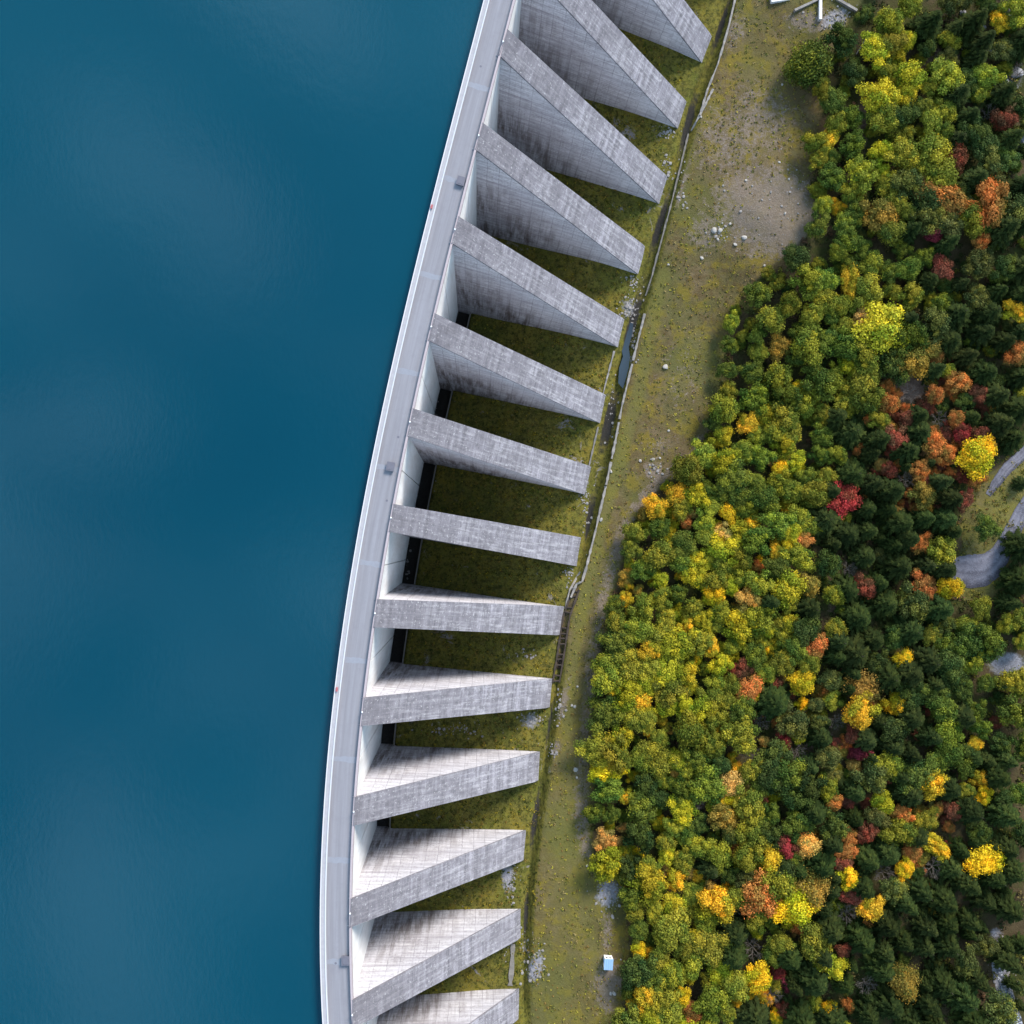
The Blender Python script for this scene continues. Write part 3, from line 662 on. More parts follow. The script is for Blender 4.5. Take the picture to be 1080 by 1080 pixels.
for i, (x, y, r, w) in enumerate(RK):
    put(GRK[i % 4] if i not in (0, 5) else WST[i % 4], 'boulder', x, y, r, w, 'rock', 'rocks in the upper right of the wood')
# loose rubble nobody could count: along the ditch, the bays and the stream
V, Fc = [], []
base = rock_mesh('rubble_seed', 77, MROCK, 1); bv = np.array([v.co[:] for v in base.vertices]); bf = np.array([p.vertices[:] for p in base.polygons]); bpy.data.meshes.remove(base)
RB = [(703, 141, 9, 5, 40), (705, 178, 7, 12, 40), (668, 300, 9, 12, 50), (663, 325, 9, 12, 70), (668, 355, 4, 22, 60), (672, 270, 6, 8, 30), (600, 603, 5, 5, 20), (600, 617, 4, 5, 20), (616, 525, 6, 5, 15), (585, 470, 4, 30, 0), (560, 757, 16, 8, 50), (480, 770, 30, 8, 60), (555, 690, 12, 8, 25), (540, 930, 8, 25, 60), (520, 905, 10, 5, 25),
      (553, 1000, 5, 25, 30), (566, 1018, 8, 18, 60), (641, 942, 12, 18, 110), (1062, 1050, 12, 30, 170), (1052, 1000, 8, 14, 50), (590, 745, 5, 18, 50), (585, 792, 5, 8, 30), (820, 215, 45, 40, 70), (760, 245, 14, 12, 30), (720, 200, 5, 35, 30), (690, 495, 10, 10, 35), (880, 18, 22, 12, 60), (642, 60, 0, 0, 0), (700, 105, 20, 20, 25), (535, 990, 6, 20, 30),
      (620, 535, 5, 40, 40), (645, 440, 5, 40, 40), (1010, 55, 40, 35, 80), (430, 600, 2, 30, 30), (460, 460, 2, 40, 30)]
for cx, cy, rx, ry, n in RB:
    for _ in range(n):
        x, y = cx+random.gauss(0, .55)*rx, cy+random.gauss(0, .55)*ry; p = G(x, y); r = random.choice([.12, .15, .2, .25, .4])*random.uniform(.7, 1.4)
        th = random.uniform(0, 6.28); c, s = math.cos(th), math.sin(th); Rm = np.array([[c, -s, 0], [s, c, 0], [0, 0, 1]])
        V.append((bv*np.array([r*random.uniform(.7, 1.4), r, r*.8]))@Rm.T+p+np.array([0, 0, r*.2])); Fc.append(bf+len(bv)*(len(V)-1))
me = bpy.data.meshes.new('rubble'); me.from_pydata(np.concatenate(V).tolist(), [], np.concatenate(Fc).tolist()); me.materials.append(simple('rubble_stone', (0.23, 0.21, 0.20), .95, .7, .45))
o = bpy.data.objects.new('rubble', me); COL.objects.link(o); tag(o, 'loose grey and white rubble along the ditch and on the bare ground', 'rubble', kind='stuff')

# ------------------------------------------------------------------ forest track and stream
def ribbon(name, pts, mat, dz, widen=1.0):
    m = MB(); pts = np.array(pts, float); n = 60
    tt = np.linspace(0, len(pts)-1, n); C = np.stack([np.interp(tt, range(len(pts)), pts[:, k]) for k in range(3)], 1)
    for _ in range(3): C[1:-1] = (C[:-2]+2*C[1:-1]+C[2:])/4
    rows = []
    for k in range(n):
        p0 = G(C[k, 0], C[k, 1]); t = C[min(k+1, n-1)]-C[max(k-1, 0)]; t = t[:2]/(np.linalg.norm(t[:2])+1e-9); nn = np.array([t[1], t[0]]); nn = np.array([-t[1], t[0]])
        row = []
        for u in np.linspace(-1, 1, 9):
            wob = 1+.035*math.sin(k*1.1+u*2)
            x, y = C[k, 0]+nn[0]*u*C[k, 2]*wob, C[k, 1]+nn[1]*u*C[k, 2]*wob; g = G(x, y); row.append((g[0], g[1], g[2]+dz))
        rows.append(row)
    for k in range(n-1):
        for j in range(8): m.quad(rows[k][j], rows[k+1][j], rows[k+1][j+1], rows[k][j+1], uv=[(j/8, k), (j/8, k+1), ((j+1)/8, k+1), ((j+1)/8, k)])
    o = m.build(name, mat, smooth=True)
    if sum(p.normal.z for p in o.data.polygons) < 0: o.data.flip_normals()
    tag(o, kind='structure'); return o
ribbon('forest_road', [(1130, 470, 8), (1092, 518, 8), (1076, 543, 8), (1066, 564, 9), (1057, 581, 10), (1049, 592, 13), (1039, 600, 17), (1027, 603, 18), (1015, 601, 16), (1005, 598, 11), (998, 596, 4)], MROAD, .12)
ribbon('forest_road', [(1110, 448, 6), (1080, 478, 6), (1062, 494, 6), (1050, 510, 5), (1042, 522, 3)], MROAD, .12)
ribbon('stream', [(1078, 1110, 9), (1068, 1072, 8), (1062, 1050, 6), (1057, 1035, 4), (1052, 1015, 2.5), (1050, 1000, 2)], MSTREAM, .10)

# ------------------------------------------------------------------ trees
def leaf_quads(c, n, size, asp=1.0, jit=1.0):
    """quads centred at c (k,3) facing roughly n (k,3)"""
    k = len(c); nn = n+rng.normal(size=(k, 3))*.55*jit; nn /= np.linalg.norm(nn, axis=1)[:, None]
    a = np.cross(nn, rng.normal(size=(k, 3))); a /= np.linalg.norm(a, axis=1)[:, None]+1e-9; b = np.cross(nn, a)
    s = size[:, None]*.5
    return np.stack([c-a*s-b*s*asp*.6, c+a*s*.3-b*s*asp, c+a*s+b*s*asp*.5, c-a*s*.4+b*s*asp], 1)
def mesh_from_quads(name, Q, mat, attrs):
    k = len(Q); me = bpy.data.meshes.new(name); me.vertices.add(k*4); me.vertices.foreach_set('co', Q.reshape(-1).astype(np.float32))
    me.loops.add(k*4); me.loops.foreach_set('vertex_index', np.arange(k*4, dtype=np.int32))
    me.polygons.add(k); me.polygons.foreach_set('loop_start', np.arange(0, k*4, 4, dtype=np.int32)); me.polygons.foreach_set('loop_total', np.full(k, 4, dtype=np.int32))
    me.update(calc_edges=True); me.materials.append(mat)
    for nm, v in attrs.items():
        if v.ndim == 1:
            a = me.attributes.new(nm, 'FLOAT', 'POINT'); a.data.foreach_set('value', np.repeat(v, 4).astype(np.float32))
        else:
            a = me.attributes.new(nm, 'FLOAT_COLOR', 'POINT'); a.data.foreach_set('color', np.repeat(np.c_[v, np.ones(k)], 4, axis=0).astype(np.float32).ravel())
    return me
def broad_crown(seed, nclump=24, Rr=4.0, Hc=5.5, dens=130, loose=0.0, rough=1.0):
    """domed crown centred on its own origin at the crown's middle; clumps of leaves spread through its volume"""
    global rng; rng = np.random.default_rng(seed)
    lob = [(rng.uniform(0, 6.28), rng.uniform(.08, .27), k) for k in (2, 3, 5)]
    Qs, tint, cl = [], [], []
    for i in range(nclump):
        th = i*2.399+rng.uniform(-.5, .5); u = (i+.5)/nclump           # u: 0 top .. 1 rim
        el = math.acos(1-1.25*u) if u < .98 else 1.75
        rr = Rr*(1+rough*sum(a*math.sin(k*th+p) for p, a, k in lob))*rng.uniform(.62, .92)
        c = np.array([rr*math.sin(el)*math.cos(th), rr*math.sin(el)*math.sin(th), Hc*.5*math.cos(el)*rng.uniform(.7, 1.1)])
        cr = Rr*rng.uniform(.17, .46); n = int(dens*1.9*(cr/(Rr*.32))**2)
        v = rng.normal(size=(n, 3)); v[:, 2] += .35; v /= np.linalg.norm(v, axis=1)[:, None]
        rad = cr*rng.uniform(.5, 1.08, n)*(1+(loose+.35)*rng.uniform(0, 1, n)**3)
        p = c+v*rad[:, None]*np.array([1, 1, .8])
        Qs.append(leaf_quads(p, v, rng.uniform(.20, .44, n))); t = rng.uniform(0, 1, n); tint.append(t); cl.append(np.full(n, rng.uniform(0, 1)))
    n = 350; v = rng.normal(size=(n, 3)); v /= np.linalg.norm(v, axis=1)[:, None]; p = v*np.array([Rr, Rr, Hc*.5])*.62*rng.uniform(.5, 1, n)[:, None]
    Qs.append(leaf_quads(p, v, rng.uniform(.5, .9, n))); tint.append(rng.uniform(0, .5, n)); cl.append(rng.uniform(.3, .7, n))
    return mesh_from_quads('crown', np.concatenate(Qs), MLEAF, dict(tint=np.concatenate(tint), clump=np.concatenate(cl)))
def spruce_crown(seed, Ht=16.0, Rb=3.6):
    """whorls of drooping branches; origin at the ground"""
    global rng; rng = np.random.default_rng(seed)
    Q, ti, cl = [], [], []
    nw = 19
    for w in range(nw):
        u = w/(nw-1); z = 2.0+(Ht-2.6)*u; L = Rb*(1-u)**.85*rng.uniform(.88, 1.08)+.25; nb = int(12-5*u)
        ph = rng.uniform(0, 6.28)
        for b in range(nb):
            th = ph+6.283*b/nb+rng.uniform(-.2, .2); l = L*rng.uniform(.72, 1.12); d = np.array([math.cos(th), math.sin(th), 0]); s = np.array([-d[1], d[0], 0]); c0 = rng.uniform(0, 1)
            nseg = max(3, int(l/.42))
            for k in range(nseg):
                t0, t1 = k/nseg, (k+1)/nseg; zd = lambda t: z-.20*l*t-.22*l*t*t+.12*l*t**4
                wd = .16+.42*min(l, 2.6)/2.6*math.sin(math.pi*min(1, (t0+.12)*.92))
                p0 = d*l*t0; p1 = d*l*t1; p0[2] = zd(t0); p1[2] = zd(t1)
                for sg in (1, -1):
                    tip = p1+s*sg*wd*rng.uniform(.7, 1.25)+d*.22; tip[2] -= .20*rng.uniform(.1, 1.7)
                    Q.append([p0, p1+d*.05, tip, p0*.6+tip*.4+s*sg*.12]); ti.append(rng.uniform(0, 1)*.5+.5*t0); cl.append(c0)
    Q = np.array(Q); return mesh_from_quads('crown', Q, MNEEDLE, dict(tint=np.array(ti), clump=np.array(cl)))
def trunk_mesh(h, r, mat=None):
    m = MB(); p = Vector((0, 0, -.6)); rr = r
    for k in range(3):
        q = Vector((random.uniform(-.12, .12), random.uniform(-.12, .12), h*(k+1)/3)); m.tube(p, q, rr, rr*.72, 7); p, rr = q, rr*.72
    for k in range(5):
        th = k*1.3; z = h*(.62+.07*k); m.tube((0, 0, z), (math.cos(th)*h*.22, math.sin(th)*h*.22, z+h*.2), r*.35, r*.12, 5)
    return m.mesh('trunk', mat or MBARK, True)
def spruce_trunk():
    m = MB(); m.tube((0, 0, -.6), (0, 0, 8), .24, .14, 7); m.tube((0, 0, 8), (0, 0, 15.6), .14, .03, 7); return m.mesh('trunk', MBARK, True)
def bare_branches(seed):
    r = random.Random(seed); m = MB()
    def grow(p, d, l, rad, lev):
        q = p+d*l; m.tube(p, q, rad, rad*.6, 3 if lev > 1 else 5)
        if lev >= 3: return
        for _ in range(6 if lev < 2 else 7):
            nd = (d+Vector((r.gauss(0, .6), r.gauss(0, .6), r.gauss(.05, .3)))).normalized(); grow(p+d*l*r.uniform(.45, 1), nd, l*r.uniform(.5, .75), max(.022, rad*.5), lev+1)
    for k in range(6):
        th = k*1.05; grow(Vector((0, 0, 2.5+k*.25)), Vector((math.cos(th), math.sin(th), .7)).normalized(), 2.2, .09, 1)
    return m.mesh('crown', MTWIG)
BROAD = [broad_crown(100+s, nclump=[22, 26, 30, 18, 24, 34, 20, 28][s], Hc=[5.5, 5, 6, 5.5, 6.5, 5, 6, 5.5][s]) for s in range(8)]
STAR = [broad_crown(200+s, nclump=[16, 20][s], dens=110, loose=.8) for s in range(2)]
DENSE = [broad_crown(300+s, nclump=56, dens=70, Hc=6.5) for s in range(2)]
SPR = [spruce_crown(400+s, Ht=[16, 17, 14.5, 16][s], Rb=[3.5, 3.1, 3.7, 3.3][s]) for s in range(4)]
BARE = [bare_branches(s) for s in range(2)]
ROUND = broad_crown(321, nclump=90, dens=48, Hc=7.5, rough=.12)
TRK = [trunk_mesh(6.2, .22) for _ in range(2)]; STRK = spruce_trunk(); BTRK = trunk_mesh(4.5, .15, MTWIG)

PAL = dict(g=(.105, .138, .020), d=(.056, .084, .019), o=(.20, .203, .023), y=(.33, .305, .019), Y=(.57, .375, .026), O=(.42, .175, .045), R=(.21, .066, .038), s=(.021, .030, .008), b=(.2, .18, .17),
           m=(.27, .19, .035), p=(.48, .30, .08), e=(.105, .115, .030), L=(.64, .44, .018), C=(.26, .042, .034), M=(.19, .03, .045))
WORD = dict(g='mid green broadleaf tree', d='dark green broadleaf tree', o='olive green broadleaf tree', y='yellow green autumn tree', Y='golden yellow autumn tree', O='orange autumn tree', R='rusty red autumn tree', s='dark spruce', b='bare grey tree',
            m='mustard autumn tree', p='peach coloured autumn tree', e='grey green broadleaf tree', L='bright yellow autumn tree', C='crimson autumn tree', M='magenta autumn tree')
NAME = dict(g='broadleaf_tree', d='broadleaf_tree', o='broadleaf_tree', e='broadleaf_tree', s='spruce_tree', b='bare_tree')
CATS = dict(bush='bush', autumn_bush='autumn bush', broadleaf_tree='tree', spruce_tree='spruce', bare_tree='bare tree', autumn_tree='autumn tree')
GRP = dict(bush='small green trees and bushes of the wood below the dam', autumn_bush='small autumn coloured trees and bushes of the wood below the dam', broadleaf_tree='green broadleaf trees of the wood below the dam', spruce_tree='dark spruces of the wood below the dam', bare_tree='bare trees in the wood', autumn_tree='autumn coloured trees of the wood below the dam')
trees = []          # (px, py, class, r px, object)
def nm_(cls, r):
    n = NAME.get(cls, 'autumn_tree')
    if n == 'broadleaf_tree' and r < 10.6: return 'bush'  # small broadleaf trees, split off under the bush name by crown size
    if n == 'autumn_tree' and r < 8.6: return 'autumn_bush'  # small autumn trees, split off the same way
    return n
def tree(px, py, r, cls, mesh=None, sy=1.0, rot=None, hs=1.0):
    name = nm_(cls, r); rz = random.uniform(0, 6.28) if rot is None else rot
    c = np.array(PAL[cls]); c = c*math.exp(random.gauss(0, .14))*np.exp(np.random.default_rng(int(px*1000+py)).normal(0, .04, 3))
    colr = (*np.clip(c, .004, .9), 1)
    def child(nm, me, par, colr=None):
        o = bpy.data.objects.new(nm, me); COL.objects.link(o); o.parent = par
        if colr: o.color = colr
        return o
    if cls == 's':
        k = r/3.4*.285; hs = hs*random.uniform(.55, .82)*min(1, 1.12/k); ht = 16*k*hs
        p = G(px, py, ht*.55); e = empty(name, (p[0], p[1], p[2]), rz); e.scale = (k, k, k*hs)
        child('crown', mesh or random.choice(SPR), e, colr); child('trunk', STRK, e)
    elif cls == 'b':
        k = r/4.2*.28; p = G(px, py, 5*k); e = empty(name, (p[0], p[1], p[2]), rz); e.scale = (k, k, k)
        child('crown', random.choice(BARE), e); child('trunk', BTRK, e)
    else:
        k = r/4.0*.28*.97; zc = min(1, .35+.2*k)*6.2*k if r < 9 else 5.0*k**.6
        if mesh is ROUND or mesh in DENSE and cls == 'd': zc = 2.4*k; hs = .85
        p = G(px, py, zc+1.2*k); e = empty(name, (p[0], p[1], p[2]), rz)
        q = child('crown', mesh or random.choice(BROAD), e, colr); q.location = (0, 0, zc); q.scale = (k*random.uniform(.86, 1.14), k*sy*random.uniform(.8, 1.16), k*random.uniform(.75, 1.15)*hs)
        t = child('trunk', random.choice(TRK), e); t.scale = (k, k, zc/6.2)
    trees.append([px, py, cls, r, e]); return e

# landmark crowns: pixel, radius, class, short name, full label, [mesh, stretch, turn]
LM = [
 (855, 66, 24, 'g', 'the big round bush', 'big round green bush at the grass edge below the concrete beams', ROUND),
 (929, 103, 18, 'y', 'the left lemon crown', 'left one of two lemon green crowns side by side, right of the round bush', DENSE[1]),
 (960, 80, 17, 'y', 'the right lemon crown', 'right one of two lemon green crowns side by side, right of the round bush'),
 (924, 50, 16, 'y', 'the high lime crown', 'lime yellow crown above the two lemon green crowns near the top edge'),
 (1056, 22, 11, 'Y', 'the top golden crown', 'small golden crown beside white rocks near the top right corner'),
 (981, 145, 9, 'Y', 'the little yellow crown', 'little yellow crown low in the upper wood left of the rusty red one'),
 (1059, 126, 13, 'R', 'the red crown by the boulder', 'dull red crown just above the big grey boulder at the right edge'),
 (1010, 166, 14, 'R', 'the upper rusty crown', 'rusty red brown crown above the orange fan shaped crown'),
 (976, 197, 14, 'R', 'the dull red crown', 'dull red crown touching the left side of the orange fan shaped crown'),
 (999, 207, 17, 'O', 'the orange fan crown', 'orange and gold fan shaped crown in the upper wood', None, 1.35, 1.0),
 (1045, 213, 19, 'O', 'the big orange crown', 'big tall orange crown near the right edge in the upper wood', None, 1.5, 0.0),
 (1037, 251, 11, 'O', 'the small rust ball', 'small rust orange ball just below the big tall orange crown'),
 (984, 246, 10, 'M', 'the magenta crown', 'small magenta crown below the orange fan shaped crown'),
 (994, 282, 13, 'R', 'the salmon red crown', 'salmon red crown among olive ones below the magenta crown'),
 (926, 225, 17, 'm', 'the mustard crown', 'broad mustard crown between green ones left of the dull red crown'),
 (882, 216, 8, 'Y', 'the edge yellow crown', 'small yellow crown at the wood edge beside the grey dirt'),
 (876, 145, 11, 'Y', 'the yellow gap crown', 'orange yellow crown at the wood edge below the round bush'),
 (897, 296, 11, 'Y', 'the golden streak', 'long golden streak of a crown among green trees right of the grey dirt', None, 1.9, 0.0),
 (910, 336, 12, 'p', 'the upper peach crown', 'peach coloured crown at the left of the big lemon dome', None),
 (931, 345, 22, 'y', 'the big lemon dome', 'big lemon green dome in the middle of the wood\'s upper half', DENSE[1]),
 (1072, 326, 13, 'Y', 'the right edge golden crown', 'golden crown at the right edge level with the big lemon dome'),
 (1074, 372, 11, 'O', 'the right edge orange crown', 'red orange crown cut by the right edge among dark spruces'),
 (823, 365, 11, 'm', 'the tan crown', 'tan brown crown among mid green trees in the upper left wood'),
 (844, 411, 10, 'L', 'the bright yellow spot', 'small bright yellow crown alone among olive trees right of the grass', None),
 (789, 446, 12, 'Y', 'the golden ball', 'golden round crown near the grass bulge, left of the yellow spot'),
 (827, 470, 13, 'y', 'the low lime crown', 'lime yellow crown below right of the golden round crown'),
 (980, 365, 14, 'm', 'the olive gold crown', 'olive gold crown above the brown scrub on the right'),
 (938, 425, 12, 'O', 'the scrub orange crown', 'orange crown at the lower left of the brown scrub'),
 (1010, 402, 13, 'O', 'the scrub right crown', 'faded orange crown at the right side of the brown scrub'),
 (900, 455, 21, 's', 'the wide spruce', 'wide dark spruce with spread branches left of the scarlet patch', SPR[2]),
 (1015, 457, 10, 'C', 'the scarlet crown', 'small scarlet crown above the large golden cone near the forest road'),
 (1032, 480, 18, 'L', 'the golden cone', 'large golden yellow cone of a tree left of the forest road bend', DENSE[0]),
 (1018, 527, 10, 'R', 'the red crown by the road', 'red crown below the large golden cone beside the forest road'),
 (945, 462, 12, 'R', 'the brick red crown', 'brick red crown below the brown scrub beside dark spruces'),
 (988, 470, 12, 'O', 'the salmon orange crown', 'salmon orange crown left of the scarlet crown'),
 (714, 520, 12, 'Y', 'the pale gold star', 'pale gold star shaped crown at the tip of the grass, right one', STAR[0]),
 (691, 534, 11, 'Y', 'the mustard gold ball', 'mustard gold ball crown at the tip of the grass, left one', DENSE[1]),
 (724, 550, 8, 'O', 'the amber crown', 'small amber orange crown below the pale gold star shaped crown'),
 (770, 541, 11, 'L', 'the yellow pair upper', 'upper crown of a yellow pair left of the bright green dome'),
 (763, 562, 11, 'p', 'the yellow pair lower', 'lower peach crown of a yellow pair left of the bright green dome'),
 (793, 552, 10, 'Y', 'the double gold crown', 'gold crown just below the bright green dome'),
 (824, 495, 10, 'L', 'the lone bright crown', 'small bright yellow crown above right of the bright green dome'),
 (805, 525, 16, 'g', 'the bright green dome', 'smooth bright green dome among yellow crowns', DENSE[0]),
 (819, 582, 9, 'Y', 'the gold chain left', 'left crown in a diagonal chain of gold crowns'),
 (832, 576, 9, 'L', 'the gold chain right', 'right crown in a diagonal chain of gold crowns'),
 (801, 599, 8, 'O', 'the gold chain low', 'lowest crown in a diagonal chain of gold crowns'),
 (848, 569, 10, 'O', 'the coral crown', 'small coral red crown left of the wide spruce pair'),
 (890, 527, 15, 'C', 'the red oval crown', 'large dark red oval crown among dark spruces', DENSE[1]),
 (872, 548, 23, 's', 'the broad spruce', 'broad spruce below left of the large dark red oval crown', SPR[2]),
 (853, 617, 12, 'm', 'the mustard dome', 'mustard gold crown right of a dark spruce below the coral crown'),
 (912, 618, 12, 'R', 'the rust brown ball', 'rust brown ball crown among spruces in the middle right wood'),
 (1003, 620, 14, 'L', 'the turnout yellow crown', 'brilliant yellow crown at the lower left corner of the gravel turnout', None),
 (976, 620, 13, 'O', 'the turnout orange crown', 'bright orange crown left of the brilliant yellow one by the turnout'),
 (971, 573, 11, 'O', 'the pale orange crown', 'pale orange crown above left of the gravel turnout'),
 (995, 582, 15, 'o', 'the olive road crown', 'olive green crown covering the left end of the gravel turnout'),
 (1042, 556, 12, 'd', 'the road island bush', 'round dark bush on the grass inside the forest road bend'),
 (686, 688, 13, 'Y', 'the strong yellow crown', 'strong yellow crown in the left wood opposite the rusty channel'),
 (701, 711, 14, 'y', 'the lemon clump', 'lemon crown below right of the strong yellow crown'),
 (676, 742, 12, 'Y', 'the amber yellow crown', 'amber yellow crown below the strong yellow crown'),
 (651, 725, 11, 'L', 'the lemon edge crown', 'lemon yellow crown near the grass opposite the tenth buttress'),
 (727, 770, 18, 'o', 'the olive dome', 'large olive dome with a gold lower side in the left wood', DENSE[0]),
 (751, 683, 9, 'Y', 'the small gold dome', 'small gold dome right of the strong yellow crown'),
 (725, 658, 9, 'Y', 'the gold tuft', 'gold tuft crown above left of the small gold dome'),
 (753, 630, 14, 'L', 'the pale yellow mass', 'pale yellow spreading crown below the diagonal gold chain', None),
 (790, 632, 14, 'p', 'the cream gold crown', 'cream gold spreading crown under the gold chain, left of a dark spruce'),
 (640, 815, 13, 'L', 'the twin yellow crown', 'brilliant yellow twin topped crown at the grass edge opposite the eleventh buttress', None, 1.3, 1.5),
 (660, 841, 9, 'Y', 'the dull gold crown', 'dull gold crown below right of the yellow twin topped crown'),
 (640, 887, 11, 'p', 'the peach crown', 'peach orange crown at the grass edge opposite the twelfth buttress'),
 (783, 706, 11, 'R', 'the coral red crown', 'coral red crown above the orange streaked crown left of a spruce'),
 (790, 727, 11, 'O', 'the orange streak', 'orange streaked crown left of a dark spruce in the middle wood', STAR[1], 1.5, -.7),
 (818, 742, 21, 's', 'the middle spruce', 'dark spruce between the orange streaked and the round golden crown', SPR[0]),
 (862, 682, 13, 'O', 'the orange dome', 'orange dome left of the big feathery spruce'),
 (903, 690, 23, 's', 'the feathery spruce', 'big feathery spruce right of the orange dome', SPR[2]),
 (907, 652, 19, 's', 'the upper feathery spruce', 'feathery spruce with pale branches above the big feathery spruce', SPR[0]),
 (847, 720, 14, 'L', 'the round golden crown', 'round golden crown in the middle wood below the orange dome'),
 (912, 727, 17, 'm', 'the bronze crown', 'bronze gold crown, upper of a touching pair', STAR[0]),
 (907, 750, 18, 'Y', 'the lower gold crown', 'gold crown, lower of a touching pair below the bronze one'),
 (945, 742, 11, 'L', 'the yellow crescent', 'yellow crown half hidden by a spruce right of the gold pair'),
 (953, 696, 9, 'L', 'the spiky yellow crown', 'small spiky yellow crown right of the big feathery spruce', STAR[1]),
 (907, 795, 9, 'M', 'the crimson crown', 'crimson crown left of the grey gravel spot'),
 (826, 782, 9, 'C', 'the small red crown', 'small red crown below the middle dark spruce'),
 (772, 829, 12, 'p', 'the sandy gold crown', 'sandy gold crown in the lower left wood', STAR[0]),
 (762, 862, 15, 'm', 'the khaki crown', 'khaki brown round crown below the sandy gold crown'),
 (828, 891, 11, 'C', 'the scarlet ball', 'scarlet ball crown left of the pale beige crown', None),
 (852, 893, 12, 'p', 'the beige crown', 'pale beige crown right of the scarlet ball crown', STAR[1]),
 (814, 907, 12, 'Y', 'the ragged gold crown', 'ragged gold crown below left of the scarlet ball crown', STAR[0]),
 (803, 945, 17, 'O', 'the big rust ball', 'big rust orange ball crown left of the brilliant yellow ball', DENSE[1]),
 (838, 956, 18, 'L', 'the brilliant yellow ball', 'brilliant yellow ball crown, largest bright one in the lower wood', DENSE[0]),
 (857, 938, 16, 'm', 'the mustard ball', 'mustard crown above right of the brilliant yellow ball', STAR[1]),
 (867, 912, 22, 's', 'the tall dark spruce', 'tall dark green spruce right of the pale beige crown', SPR[1]),
 (985, 828, 16, 'Y', 'the orange gold dome', 'orange gold dome in the lower right wood'),
 (1033, 821, 9, 'Y', 'the right gold ball', 'small gold ball crown right of the orange gold dome'),
 (1038, 839, 9, 'L', 'the small yellow crown', 'small yellow crown below the right gold ball crown'),
 (1028, 785, 9, 'Y', 'the small gold crown', 'small gold crown above the right gold ball crown'),
 (1007, 856, 10, 'R', 'the brick crown', 'brick red crown below the orange gold dome'),
 (988, 893, 11, 'Y', 'the gold slant', 'slanting row like gold crown above spruces in the lower right', None, 1.7, .9),
 (932, 847, 13, 'y', 'the pale lemon crown', 'pale lemon crown left of a row of orange crowns in the lower right'),
 (916, 878, 11, 'R', 'the maroon crown', 'maroon and orange crown above the spruce with the yellow crescent'),
 (1042, 910, 16, 'L', 'the starry yellow crown', 'starry yellow crown alone among dark spruces near the right edge', STAR[0]),
 (955, 917, 11, 'L', 'the low crescent', 'bright yellow crescent of a crown under a dark spruce in the lower wood'),
 (896, 926, 11, 'L', 'the scrub yellow crown', 'yellow crown at the left of a brown scrubby gap in the lower wood'),
 (899, 945, 11, 'R', 'the brown ball', 'rusty brown ball crown below the yellow crown of the scrubby gap'),
 (919, 957, 13, 'Y', 'the orange gold crown', 'orange gold crown right of the rusty brown ball crown'),
 (800, 1032, 17, 'L', 'the low golden crown', 'large golden crown near the bottom edge in the middle of the wood'),
 (777, 1055, 8, 'Y', 'the low gold tuft', 'small gold tuft left below the large golden crown at the bottom'),
 (820, 1025, 9, 'C', 'the low red crown', 'red crown touching the right of the large golden crown at the bottom'),
 (829, 1037, 8, 'M', 'the wine red crown', 'wine red crown right of the large golden crown at the bottom'),
 (878, 1020, 14, 'y', 'the pale lime crown', 'pale lime crown on the right flank of a dark spruce near the bottom'),
 (860, 1035, 22, 's', 'the bottom spruce', 'broad dark spruce left of the pale lime crown near the bottom', SPR[1]),
 (875, 1064, 8, 'L', 'the bottom yellow dot', 'little bright yellow crown near the bottom edge below the pale lime crown'),
 (955, 1036, 14, 'm', 'the bronze yellow crown', 'bronze and yellow crown among spruces near the bottom right', STAR[1]),
 (776, 985, 19, 's', 'the left low spruce', 'dark spruce right of the narrow gap below the big rust ball', SPR[0]),
 (682, 1052, 13, 'Y', 'the bottom left gold crown', 'gold crown at the bottom left of the wood below the hut'),
 (673, 1025, 15, 'd', 'the hut bush', 'dark green bush at the wood edge right of the hut'),
 (686, 946, 9, 'L', 'the vivid yellow tuft', 'vivid yellow tuft in the lower left wood right of the gravel spot'),
 (712, 928, 12, 'Y', 'the ochre crown', 'ochre and orange crown right above the vivid yellow tuft'),
 (742, 895, 14, 'o', 'the greyish lime crown', 'greyish lime crown with a yellow rim in the lower left wood'),
 (674, 1003, 9, 'L', 'the hut yellow crown', 'small yellow crown at the wood edge above right of the hut'),
 (719, 1052, 10, 'L', 'the bottom yellow pair', 'yellow crown at the bottom edge, right of the gold one', None),
]
landmarks = []
for L in LM:
    px, py, r, cls, short, full = L[:6]; me_ = L[6] if len(L) > 6 else None
    e = tree(px, py, r, cls, me_, *(L[7:9] if len(L) > 7 else ())); e['label'] = full; landmarks.append((px, py, short))
